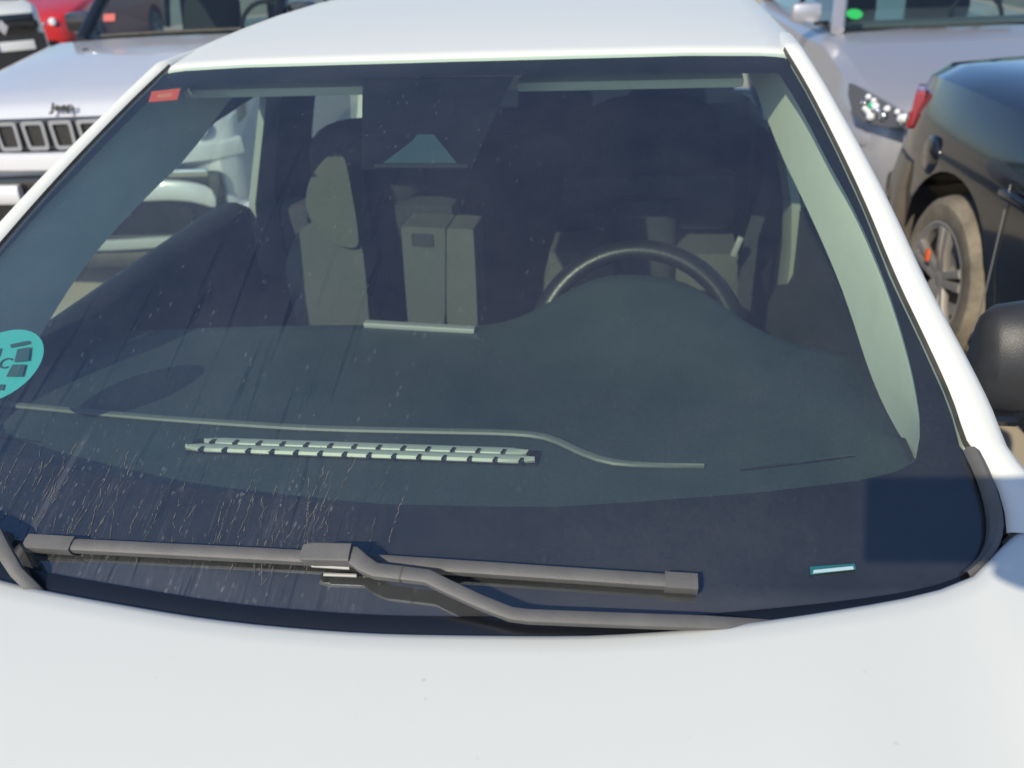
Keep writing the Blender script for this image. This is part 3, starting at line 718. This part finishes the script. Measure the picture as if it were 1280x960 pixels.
# screen top strip at the middle of the dashboard
sA, sB = atz(457, 405, 1.046), atz(594, 413, 1.046)
mk('screen_trim', tube_bm([sA.lerp(sB, i/6) for i in range(7)], .010, .007, n=8, squareness=.6), METALB, dash)
scr = (sA+sB)/2
mk('screen', box_bm(scr+Vector((0, .012, -.07)), ((sB-sA).length, .014, .12), .004), GLOSSB, dash)

# steering wheel
sc = Vector((X0+.327, .015, .936)); tl = Matrix.Rotation(rad(-24), 3, 'X')
def sw(a, r=.207): return sc+tl @ Vector((r*math.cos(a), 0, r*math.sin(a)))
swo = mk('steering_wheel', tube_bm([sw(2*math.pi*k/48) for k in range(49)], .025, .020, n=14), mat('leather_rim', (.013, .014, .015), .36, bump=.2), car)
mk('wheel_hub', box_bm(sc+Vector((0, -.01, -.02)), (.17, .05, .14), .02, tl), DARKIN, swo)
for a in (0, math.pi, -math.pi/2): mk('wheel_spoke', tube_bm([sc, sw(a, .18)], .016, .010, n=8), DARKIN, swo)

# seats: dark centre panel between paler grey side panels
GREYB = mat('bolster_grey_cloth', (.09, .092, .08), .9, noise=.15, nscale=150, bump=.4, bscale=500)  # even grey cloth for the driver's side bolsters
def seat(cx, yb, tip, bolsters, bm_=None):
    root = empty('front_seat'); root.parent = car; root.location = (cx, yb, 0)
    def slab(x0, x1, z0, z1, y0, y1, bev, m, nm):
        bm = bmesh.new(); rows = []
        n = 9
        for k in range(n):
            f = k/(n-1); z = lerp(z0, z1, f); sh = smooth(.72, 1.0, f)*tip
            yy = .22*(z-.45)
            rows.append([Vector((x, y+yy, z)) for x, y in ((x0+sh*(x0 < 0)*.8 if x0 < -.15 else x0, y0+.02), ((x0*.8+x1*.2), y0), ((x0*.2+x1*.8), y0), (x1-sh*(x1 > 0)*.8 if x1 > .15 else x1, y0+.02), (x1-sh*.8 if x1 > .15 else x1, y1), (x0+sh*.8 if x0 < -.15 else x0, y1))])
        b = loft_bm(rows); bmesh.ops.bevel(b, geom=[e for e in b.edges if len(e.link_faces) == 2 and e.calc_face_angle(0) > rad(50)], offset=bev, segments=3, affect='EDGES')
        return mk(nm, b, m, root, sharp=60)
    slab(-.075, .075, .42, 1.10, -.035, .10, .012, CHAR, 'backrest_centre')
    for x0, x1, zz, tp in bolsters:
        tip = tp; slab(x0, x1, .42, zz, -.07, .10, .025, GREYB, 'backrest_bolster')
    mk('backrest_top', box_bm((0, .205, 1.08), (.46, .10, .16), .05), CHAR, root)
    hw = .29 if not bolsters else .36
    mk('headrest', loft_bm([[Vector((hw/2*k*math.cos(a)*1.0 if True else 0, .235+dy+.0, 1.225+.115*k*math.copysign(abs(math.sin(a))**.6, math.sin(a)))) for a in [2*math.pi*q/28 for q in range(28)]] for dy, k in ((-.055, .55), (-.05, .8), (-.03, .95), (0, 1), (.03, .95), (.05, .75))]), CHAR, root, sharp=70)
    mk('cushion', box_bm((0, -.22, .46), (.52, .52, .16), .05), CHAR, root)
    return root
s1 = seat(X0-.335, .16, .06, [])
def seat_pad(name, pts, y, th, m, par, lean=.22, z0=1.0):
    P = []
    for p in rounded([Vector((a, b, 0)) for a, b in pts], 2, True):
        yy = y
        for _ in range(6): q = aty(p.x, p.y, yy); yy = y+lean*(q.z-z0)
        P.append(q)
    bm = prism_bm(P, (0, th, 0)); c = sum(P, Vector())/len(P)
    bmesh.ops.bevel(bm, geom=[e for e in bm.edges if len(e.link_faces) == 2 and e.calc_face_angle(0) > rad(60)], offset=.018, segments=3, affect='EDGES')
    o = mk(name, bm, m, None, sharp=50); o.parent = par; o.location = -Vector(par.location); return o
seat_pad('backrest_bolster', [(376, 282), (362, 312), (355, 338), (370, 400), (380, 450), (464, 450), (459, 360), (451, 295), (430, 270)], .15, .09, CLOTHD, s1)
seat_pad('sunlit_bolster_top', [(398, 206), (416, 190), (430, 193), (437, 225), (449, 296), (446, 312), (418, 306), (396, 288), (381, 262), (384, 230)], .135, .09, GREYC, s1)  # outline of the sunlit upper bolster, made as a slightly lighter pad
for nm, pts, m in (('backrest_bolster', [(501, 284), (503, 283), (556, 285), (557, 288), (556, 450), (514, 450), (508, 380)], CLOTHD), ('backrest_bolster', [(558, 288), (559, 285), (590, 287), (592, 289), (597, 400), (598, 450), (558, 450)], CLOTHM)):
    seat_pad(nm, pts, .14, .10, m, s1)
seat_pad('seat_pocket', [(514, 293), (515, 292.5), (540, 293), (541, 294), (542, 308), (541, 309), (516, 308), (515, 307)], .137, .012, CHAR, s1)
s2 = seat(X0+.335, .42, .06, [(-.283, -.078, .985, .05), (.078, .265, .985, .05)], GREYB)
rb = mk('rear_bench', box_bm((X0, 1.28, .78), (1.30, .16, .66), .05, Matrix.Rotation(-.3, 3, 'X')), CHAR, car)
for x in (-.38, 0, .38): mk('headrest', box_bm((X0+x, 1.42, 1.16), (.26, .09, .16), .04), CHAR, rb)
mk('bench_cushion', box_bm((X0, .95, .48), (1.30, .5, .16), .05), CHAR, rb)
mk('rear_window', grid_bm([[Vector((X0+.62*q*f, y+.05*(1-q*q), z)) for q in (-1, -.5, 0, .5, 1)] for y, z, f in ((2.02, 1.10, 1.05), (1.95, 1.3, 1.0), (1.84, 1.50, .92))]), glass_mat('privacy_glass', (.10, .11, .12)), car)
mk('rear_shelf', box_bm((X0, 1.72, 1.06), (1.3, .5, .03), .01), DARKIN, car)
con = mk('centre_console', box_bm((X0, .1, .55), (.20, .7, .20), .03), DARKIN, car)
belt = mk('seat_belt', grid_bm([[p, p+Vector((.035, .01, 0))] for p in (Vector((.635, .60, 1.30)), Vector((.625, .55, 1.15)), Vector((.585, .48, 1.02)), Vector((.575, .42, .8)), Vector((.57, .35, .5)))], .002), CHAR, car)
mk('belt_guide', box_bm(aty(921, 308, .40), (.014, .015, .05), .004, Matrix.Rotation(rad(18), 3, 'Y')), METALB, belt)

# wipers
def blade_path(pts, off): return [on_glass(px, py, off) for px, py in pts]
def wiper(blade_px, arm_px, clip_px):
    top = resample(rounded(blade_px, 2), 30)
    P = [on_glass(p.x, p.y, .012) for p in top]
    root = mk('wiper', tube_bm(P, .0077, .0065, n=10, up=(0, -.42, .9), squareness=.55), PLAST, car)
    mk('blade_rubber', tube_bm([on_glass(p.x, p.y, .004)+Vector((0, .001, 0)) for p in top], .0022, .0040, n=6, up=(0, -.42, .9)), RUBBER, root)
    for a, b in ((0, 2), (28, 29)):
        q = [P[a], P[b]]
        if a == 28: q = [P[28]-(P[29]-P[28])*.3, P[29]+(P[29]-P[28])*.12]
        mk('blade_cap', tube_bm(q, .0100, .0085, n=8, up=(0, -.42, .9), squareness=.5), PLAST, root)
    A = [on_glass(px, py, off-.005) for px, py, off, wd in arm_px]
    bm = bmesh.new(); add_tube(bm, A, [q[3] for q in arm_px], [.0055]*len(A), n=12, up=(0, -.42, .9), squareness=.32)
    mk('wiper_arm', bm, PLAST, root)
    A = [on_glass(px, py, off) for px, py, off, wd in clip_px]
    mk('arm_clip', tube_bm(A, [q[3] for q in clip_px], [.010]*len(A), n=12, up=(0, -.42, .9), squareness=.3), PLAST, root)
    if len(arm_px) > 8:
        mk('arm_joint', tube_bm([on_glass(501.5, 718, .031), on_glass(503.5, 718.3, .031)], .0079, .0060, n=12, up=(0, -.42, .9), squareness=.32), RUBBER, root)
        for q in ([(390, 707, .022), (437, 710, .022)], [(405, 718, .012), (446, 719.5, .012)]): mk('clip_edge', tube_bm([on_glass(*p) for p in q], .002, .002, n=6), mat('light_grey_plastic', (.34, .33, .31), .45), root)  # thin pale strips below the clip
    return root
wiper([Vector((36, 679, 0)), Vector((60, 681, 0)), Vector((380, 697, 0)), Vector((470, 703, 0)), Vector((620, 713, 0)), Vector((868, 730, 0))],
      [(428, 692, .034, .008), (442, 695, .036, .0095), (455, 706, .036, .0090), (470, 714, .036, .0078), (503, 718, .036, .0075), (535, 722, .036, .0074), (565, 737, .036, .0072), (600, 753, .035, .0068), (638, 768, .033, .0066), (660, 771, .032, .0066), (760, 775, .030, .0066), (880, 779, .024, .0066), (990, 786, .004, .0066)],
      [(384, 694, .026, .0095), (392, 693, .030, .0105), (440, 694, .030, .0105)])
wiper([Vector((-330, 655, 0)), Vector((-120, 662, 0)), Vector((-40, 668, 0)), Vector((8, 676, 0))],
      [(-60, 650, .034, .008), (-30, 655, .036, .009), (-6, 668, .036, .009), (6, 690, .036, .008), (22, 716, .032, .007), (44, 738, .014, .007), (76, 768, -.012, .007)],
      [(-90, 650, .028, .010), (-40, 652, .030, .0105)])

# ------------------------------------------------------------------ parked cars behind
RZ = rad(7)
def local(root_loc, rz, P):
    return Matrix.Rotation(-rz, 3, 'Z') @ (Vector(P)-Vector(root_loc))

# white SUV with slotted grille, behind left
JL = (-2.63, 2.40, 0)
suv = empty('parked_suv', 'white SUV with seven slot grille parked behind the white hatchback, facing the viewer', 'car', 'cars parked in the lot', JL, rad(5.5))
SUVP = dict(w=.91, L=4.4, r=.35, axles=(.86, 3.5), yc=1.45, zc=1.20, yw=2.2, zr=1.64, yr=4.0, yb=4.3, zd=1.12, mirror=GLOSSB, pillar=GLOSSB, kb=.74, km=.11,
    stations=[(0.0, .86, .30, .93, .10), (.05, .93, .26, 1.0, .09), (.12, .97, .24, 1.035, .08), (.35, 1, .24, 1.075, .07), (.9, 1, .24, 1.15, .07), (1.4, 1, .24, 1.21, .07), (1.7, 1, .24, 1.12, .06), (3.8, 1, .24, 1.12, .06), (4.25, .97, .26, 1.10, .06), (4.4, .90, .34, 1.0, .08)])
car_shell(suv, SUVP, PEARL)
def fr(name, c, s, m, par, bev=.01, rot=None): return mk(name, box_bm(c, s, bev, rot), m, par)
grl = fr('grille', (0, -.012, .905), (1.16, .03, .165), GLOSSB, suv, .012)
for k in range(7):
    x = (k-3)*.148
    outer = [(-.062, .072), (.062, .072), (.056, -.072), (-.056, -.072)]; inn = [(-.044, .054), (.044, .054), (.040, -.054), (-.040, -.054)]
    def squ(q): return rounded([Vector((lerp(q[a][0], q[(a+1) % 4][0], f), 0, lerp(q[a][1], q[(a+1) % 4][1], f))) for a in range(4) for f in (0, .3, .7)], 2, True)
    o = squ(outer); i_ = squ(inn)
    bm = bmesh.new(); c = Vector((x, -.032, .905))
    add_grid(bm, [[c+p for p in i_], [c+p*1.0+Vector((0, -.012, 0)) for p in i_], [c+p+Vector((0, -.012, 0)) for p in o], [c+p+Vector((0, .01, 0)) for p in o]], True)
    sl_ = mk('grille_slot', bm, GREYG, grl)
    bm = bmesh.new(); bm.faces.new([bm.verts.new(c+p+Vector((0, .003, 0))) for p in i_]); mk('slot_mesh', bm, MESHB, sl_)
for s in (-1, 1):
    hl = mk('headlight', prism_bm([Vector((s*.60, -.02, .98)), Vector((s*.60, -.02, .83)), Vector((s*.80, .03, .85)), Vector((s*.885, .16, .93)), Vector((s*.88, .2, 1.0)), Vector((s*.75, .04, .995))], (0, .05, 0), .006), GLOSSB, suv)
    mk('headlight_lens', lathe_bm([(.0001, -.045), (.045, -.04), (.055, -.02), (.055, .0)], (s*.70, -.0, .915), 'y', 20), LAMP, hl)
text_mesh('maker_badge', 'Jeep', .062, .003, LETTER, suv, Matrix.Translation((.0, .022, 1.030)) @ Matrix.Rotation(rad(52), 4, 'X') @ Matrix.Diagonal((1.15, 1, 1, 1)), bold=.0015)
bp = fr('lower_bumper', (0, -.03, .50), (1.56, .06, .40), GLOSSB, suv, .03)
def bar(name, pts, rx, rz_, m, par, sq=.6): return mk(name, tube_bm(rounded(pts, 2), rx, rz_, n=10, up=(0, 0, 1), squareness=sq), m, par)
bar('bumper_bar', [Vector((-.86, .10, .80)), Vector((-.7, -.03, .785)), Vector((0, -.075, .775)), Vector((.7, -.03, .785)), Vector((.86, .10, .80))], .035, .048, PEARL, suv)
for s in (-1, 1):
    bar('bumper_wing', [Vector((s*.30, -.075, .615)), Vector((s*.55, -.075, .62)), Vector((s*.70, -.05, .58)), Vector((s*.84, .04, .46)), Vector((s*.88, .15, .42))], .03, .052, PEARL, suv)
    fl = mk('fog_light', lathe_bm([(.0001, -.03), (.04, -.03), (.05, -.02), (.05, .02)], (s*.56, -.045, .49), 'y', 20), GLOSSB, suv)
    mk('fog_light_surround', box_bm((s*.62, -.062, .70), (.22, .03, .04), .01), CHROME, fl)
bar('skid_trim', [Vector((-.55, -.06, .34)), Vector((0, -.085, .325)), Vector((.55, -.06, .34))], .02, .030, METALB, suv)
bar('bumper_sill', [Vector((-.80, .02, .25)), Vector((0, -.05, .24)), Vector((.80, .02, .25))], .03, .05, RUBBER, suv)
pl = fr('number_plate', (0, -.075, .545), (.52, .012, .11), PLATEW, suv, .004)
fr('plate_band', (-.24, -.083, .545), (.035, .006, .105), PLATEB, pl, .001)
bar('wiper', [Vector((-.5, 1.50, 1.235)), Vector((0, 1.46, 1.245)), Vector((.45, 1.50, 1.24))], .012, .008, RUBBER, suv)
mk('washer_nozzle', box_bm((-.42, 1.12, 1.19), (.03, .02, .012), .004), GLOSSB, suv)
mk('red_sticker', box_bm((-.50, 1.66, 1.33), (.08, .002, .05), 0, Matrix.Rotation(rad(-30), 3, 'X')), mat('faded_red_sticker', (.45, .06, .05), .5), suv)

# silver car, behind right
SL = (2.38, 3.45, 0)
sil = empty('parked_silver_car', 'silver hatchback with green round windscreen sticker and clear jewelled headlight, facing the viewer', 'car', 'cars parked in the lot', SL, rad(4))
SILP = dict(w=.90, L=4.3, r=.32, axles=(.85, 3.45), yc=1.22, zc=1.03, yw=2.05, zr=1.47, yr=3.5, yb=4.1, zd=1.05,
    stations=[(0, .72, .28, .70, .10), (.06, .84, .24, .76, .10), (.16, .92, .22, .80, .09), (.4, 1, .2, .87, .09), (.8, 1, .2, .95, .08), (1.25, 1, .2, 1.02, .07), (1.6, 1, .2, 1.0, .06), (3.8, 1, .2, 1.05, .06), (4.2, .96, .25, 1.02, .06), (4.3, .9, .34, .9, .08)])
car_shell(sil, SILP, SILVER)
for s in (-1, 1):
    outp = [(1061, 119), (1062, 104), (1070, 106), (1094, 119.5), (1120.6, 135), (1139, 147), (1138, 159), (1110, 160.7), (1081, 154), (1067.5, 145)]
    P = []
    for px, py in outp:
        q = local(SL, rad(4), aty(px, py, 3.60-.38*(px-1062)/77)); P.append(Vector((-s*q.x, q.y, q.z)))
    n_ = Vector((s*.55, -.8, .25)).normalized()
    hl = mk('headlight', prism_bm([p+n_*.02 for p in P], -n_*.20, .004), mat('headlamp_housing', (.10, .11, .14), .15, coat=.6), sil)
    
    for k in range(22):
        f = .08+.84*rng_.random(); a = P[1].lerp(P[5], f); c_ = P[9].lerp(P[6], f); c = a.lerp(c_, .1+.8*rng_.random())+n_*.024
        bm = bmesh.new(); bmesh.ops.create_icosphere(bm, subdivisions=2, radius=rng_.uniform(.008, .026), matrix=Matrix.Translation(c)); mk('sparkle_bead', bm, GREENL if k == 3 else (LENS if k % 3 else LAMP), hl)  # white beads paint in the bright sparkle of the headlight
    mk('bumper_strip', tube_bm([Vector((s*.90, .45, .60)), Vector((s*.84, .20, .575)), Vector((s*.6, .02, .55)), Vector((0, -.05, .54))], .03, .045, n=8), SILVER, sil)
    mk('lower_vent', box_bm((s*.52, .03, .36), (.40, .10, .14), .03), GLOSSB, sil)
    for k in range(3): mk('vent_slat', box_bm((s*.52, -.03, .32+.04*k), (.36, .02, .012), .003), GREYG, sil)
mk('grille', box_bm((0, -.01, .62), (.8, .04, .09), .02), GLOSSB, sil)
mk('lower_grille', box_bm((0, -.03, .36), (.7, .06, .18), .03), GLOSSB, sil)
bm = bmesh.new(); bmesh.ops.create_circle(bm, cap_ends=True, radius=.052, segments=28)
c = local(SL, rad(4), atz(1070, 23, 1.145)); 
st = mk('round_sticker', bm, STGREEN, sil); st.matrix_local = Matrix.Translation((-.655, 1.405, 1.125)) @ Matrix.Rotation(rad(32), 4, 'X')
bar('wiper', [Vector((-.6, 1.33, 1.045)), Vector((-.2, 1.24, 1.05)), Vector((.3, 1.26, 1.05))], .012, .008, RUBBER, sil)
mk('dash_top', box_bm((0, 1.62, 1.035), (1.3, .30, .02), .01), mat('grey_dash', (.22, .23, .23), .6), sil)

# dark saloon alongside on the right, rear end away from the viewer
DL = (2.83, -1.35, 0)
drk = empty('parked_black_car', 'glossy black saloon with dusty rear wheel and red tail light parked beside the white hatchback', 'car', 'cars parked in the lot', DL, RZ)
DP = dict(w=.89, L=4.45, r=.345, ar=.095, axles=(.85, 3.46), yc=1.25, zc=1.0, yw=2.0, zr=1.44, yr=2.25, yb=2.75, zd=1.08, tyre=TYRE, rim=ALLOY,
    stations=[(0, .72, .28, .70, .10), (.06, .84, .24, .76, .10), (.16, .92, .22, .80, .09), (.4, 1, .2, .87, .09), (.8, 1, .2, .93, .08), (1.25, 1, .2, 1.0, .07), (1.6, 1, .2, .98, .08), (2.6, 1, .2, 1.06, .13), (3.2, 1, .21, 1.11, .17), (3.6, 1, .22, 1.125, .19), (3.92, .985, .24, 1.125, .20), (4.15, .94, .26, 1.11, .19), (4.27, .87, .30, 1.085, .17), (4.34, .76, .36, 1.0, .15)])
car_shell(drk, DP, BLACKP)
for s in (-1, 1):
    P = [Vector((s*a, b, c)) for a, b, c in ((.73, 4.31, .82), (.79, 4.23, .80), (.838, 4.07, .84), (.825, 4.08, 1.00), (.77, 4.22, 1.01), (.69, 4.30, .99))]
    n_ = Vector((s*.85, .45, .1)).normalized()
    tlg = mk('tail_light', prism_bm([p+n_*.012 for p in P], -n_*.05, .010), mat('pale_red_lens', (.34, .06, .07), .12, coat=.8), drk)
    mk('brake_lens', prism_bm([p+n_*.016 for p in (P[1], P[2], P[2].lerp(P[3], .45), P[1].lerp(P[4], .4))], -n_*.01), REDL, tlg)
    bump = mk('rear_bumper', loft_bm([[Vector((s*a, b, .27)), Vector((s*(a+.012), b+.012, .42)), Vector((s*(a+.014), b+.014, .60)), Vector((s*(a-.004), b-.004, .73)), Vector((s*(a-.05), b-.05, .70)), Vector((s*(a-.05), b-.05, .3))] for a, b in ((.885, 3.92), (.885, 3.96), (.873, 4.02), (.84, 4.15), (.78, 4.26), (.68, 4.34), (.4, 4.38), (0, 4.39))]), BLACKD, drk)
    mk('sill', tube_bm([Vector((s*.875, 1.3, .22)), Vector((s*.885, 2.2, .23)), Vector((s*.88, 3.05, .25))], .02, .05, n=8), BLACKP, drk)
    mk('door_handle', box_bm((s*.905, 2.95, .83), (.03, .2, .03), .01), BLACKP, drk)
    for yy in (1.95, 3.02): mk('door_seam', tube_bm([Vector((s*.892, yy, .30)), Vector((s*.894, yy, .6)), Vector((s*.885, yy+.02, .86))], .002, n=6), GREYG, drk)
ff = mk('fuel_flap', lathe_bm([(.0001, -.012), (.07, -.012), (.082, -.004), (.082, .02)], (-.875, 3.72, .80), 'x', 28), BLACKP, drk)
mk('wheel_badge', box_bm((-.905, 3.46+.05, .335+.10), (.012, .03, .05), .004), ORANGE, drk)

# far left: small white car with black front, red cars behind
WL = (-7.98, 8.27, 0)
wb_ = empty('parked_white_car', 'small white car with black grille and number plate in the far left row', 'car', 'cars parked in the lot', WL, rad(40))
WP = dict(w=.83, L=3.4, r=.31, axles=(.72, 2.75), yc=.95, zc=1.22, yw=1.6, zr=1.66, yr=2.9, yb=3.3, zd=1.2,
    stations=[(0, .84, .28, 1.03, .10), (.05, .92, .24, 1.10, .10), (.15, .97, .22, 1.14, .08), (.5, 1, .22, 1.19, .08), (.95, 1, .22, 1.22, .07), (1.4, 1, .22, 1.2, .06), (2.9, 1, .22, 1.22, .06), (3.3, .95, .27, 1.2, .06), (3.4, .88, .34, 1.1, .08)])
car_shell(wb_, WP, WHITE)
fr('grille', (0, -.012, .975), (1.44, .05, .25), GLOSSB, wb_, .02); fr('lower_bumper', (0, -.02, .56), (1.56, .06, .62), DARKIN, wb_, .03)
pw = fr('number_plate', (.42, -.06, .74), (.44, .012, .11), PLATEW, wb_, .004); fr('plate_band', (.22, -.068, .74), (.04, .006, .105), PLATEB, pw, .001)
mk('maker_emblem', prism_bm([Vector((.34, -.05, 1.05)), Vector((.40, -.05, .96)), Vector((.34, -.05, .87)), Vector((.28, -.05, .96))], (0, .02, 0)), CHROME, wb_)
for s in (-1, 1): fr('headlight', (s*.64, -.0, .97), (.22, .06, .10), GLOSSB, wb_, .03)
def red_car(loc, label, rz):
    r_ = empty('parked_red_car', label, 'car', 'cars parked in the lot', loc, rz)
    car_shell(r_, dict(SILP, w=.88), RED)
    for s in (-1, 1):
        h = mk('headlight', prism_bm([Vector((s*.42, -.02, .66)), Vector((s*.72, .05, .64)), Vector((s*.84, .26, .72)), Vector((s*.80, .26, .80)), Vector((s*.55, .02, .75))], (0, .06, 0), .006), LAMP, r_)
        mk('headlight_lens', lathe_bm([(.0001, -.03), (.05, -.02), (.06, .02)], (s*.60, -.01, .70), 'y', 16), LENS, h)
    fr('grille', (0, -.01, .62), (.8, .04, .10), GLOSSB, r_, .02); fr('lower_grille', (0, -.03, .34), (1.2, .06, .20), GLOSSB, r_, .03)
    return r_
red_car((-10.24, 11.9, 0), 'bright red hatchback behind the black mirror of the white SUV, its headlight catching the sun', rad(10)).scale = (1.08, 1.08, 1.08)

# ------------------------------------------------------------------ the photographer, whose phone shades the glass corner
ph = empty('smartphone', 'dark smartphone held sideways above the bonnet, shading the glass corner', 'phone')
ph.matrix_world = Matrix.Translation(CAM-_F*.012) @ M3.to_4x4()
PHX0, PHX1, PHZ0, PHZ1 = -.066, .110, -.050, .040
mk('phone_case', box_bm(((PHX0+PHX1)/2, (PHZ0+PHZ1)/2, .004), (PHX1-PHX0, PHZ1-PHZ0, .008), .004), GLOSSB, ph)
mk('phone_screen', box_bm(((PHX0+PHX1)/2, (PHZ0+PHZ1)/2, .0086), (PHX1-PHX0-.008, PHZ1-PHZ0-.008, .001), 0), mat('phone_glass', (.02, .02, .03), .1), ph)
def phone_pt(x, y, z): return CAM-_F*(.012+z)+_X*x+_U*y
def skin(name, joints, edges, material, parent=None, sub=2, rootv=0):
    me = bpy.data.meshes.new(name); me.from_pydata([j[0] for j in joints], edges, []); o = bpy.data.objects.new(name, me); COL.objects.link(o)
    m = o.modifiers.new('s', 'SKIN'); m.use_smooth_shade = True
    for v, j in zip(me.skin_vertices[0].data, joints): v.radius = (j[1], j[2] if len(j) > 2 else j[1])
    me.skin_vertices[0].data[rootv].use_root = True
    o.modifiers.new('u', 'SUBSURF').levels = sub; o.modifiers['u'].render_levels = sub
    bpy.context.view_layer.update()
    m2 = bpy.data.meshes.new_from_object(o.evaluated_get(bpy.context.evaluated_depsgraph_get()))
    o.modifiers.clear(); o.data = m2; m2.materials.clear(); m2.materials.append(material)
    for p in m2.polygons: p.use_smooth = True
    if parent: o.parent = parent
    return o
bx, by = 1.15, -2.20
hand = phone_pt(.135, -.040, .02)
sh = Vector((bx-.20, by+.02, 1.43)); el = Vector((bx-.16, by+.34, 1.28)); wr = hand.lerp(el, .30)
J = [((bx, by, .98), .16, .13), ((bx, by, 1.2), .15, .11), ((bx, by, 1.42), .16, .10), ((bx, by, 1.53), .055), ((bx, by+.02, 1.62), .075), ((bx, by+.03, 1.72), .085),
     (tuple(sh), .065), (tuple(el), .045), (tuple(wr), .03), (tuple(hand.lerp(wr, .35)), .028, .02),
     ((bx+.21, by, 1.42), .065), ((bx+.26, by, 1.14), .045), ((bx+.26, by+.06, .90), .03), ((bx+.26, by+.08, .80), .03, .02),
     ((bx-.09, by, .90), .09), ((bx-.10, by+.02, .50), .06), ((bx-.10, by-.02, .08), .045), ((bx-.11, by+.12, .04), .04, .03),
     ((bx+.09, by, .90), .09), ((bx+.10, by+.02, .50), .06), ((bx+.10, by-.02, .08), .045), ((bx+.11, by+.12, .04), .04, .03)]
Eg = [(0, 1), (1, 2), (2, 3), (3, 4), (4, 5), (2, 6), (6, 7), (7, 8), (8, 9), (2, 10), (10, 11), (11, 12), (12, 13), (0, 14), (14, 15), (15, 16), (16, 17), (0, 18), (18, 19), (19, 20), (20, 21)]
per = skin('person', J, Eg, SKIN); per['label'] = 'person in navy shirt standing at the bonnet corner, holding a phone out sideways'; per['category'] = 'person'
k0 = hand.lerp(wr, .35)
for i in range(5):
    if i < 4:
        b0 = phone_pt(.116, .022-.024*i, .022); b1 = phone_pt(.116, .022-.024*i, -.010); b2 = phone_pt(.082-.006*abs(i-1), .020-.024*i, .024)
    else: b0 = phone_pt(.110, -.066, .018); b1 = phone_pt(.085, -.062, .014); b2 = phone_pt(.056, -.052, .020)
    skin('finger', [(tuple(k0), .012), (tuple(b0), .010), (tuple(b1), .009), (tuple(b2), .008)], [(0, 1), (1, 2), (2, 3)], SKIN, per, 1)
mk('hair', lathe_bm([(.03, .11), (.07, .10), (.098, .05), (.102, 0), (.095, -.06)], (bx, by+.01, 1.735), 'z', 20), HAIR, per)
skin('shirt', [((bx, by, .93), .185, .15), ((bx, by, 1.2), .17, .13), ((bx, by, 1.42), .175, .12), (tuple(sh), .085), (tuple(sh.lerp(el, .7)), .07), ((bx+.21, by, 1.42), .085), ((bx+.245, by, 1.22), .07)], [(0, 1), (1, 2), (2, 3), (3, 4), (2, 5), (5, 6)], SHIRT, per, 1)
skin('trousers', [((bx, by, .95), .18, .145), ((bx-.10, by, .86), .11), ((bx-.10, by+.02, .50), .085), ((bx-.10, by-.02, .12), .07), ((bx+.10, by, .86), .11), ((bx+.10, by+.02, .50), .085), ((bx+.10, by-.02, .12), .07)], [(0, 1), (1, 2), (2, 3), (0, 4), (4, 5), (5, 6)], TROUS, per, 1)
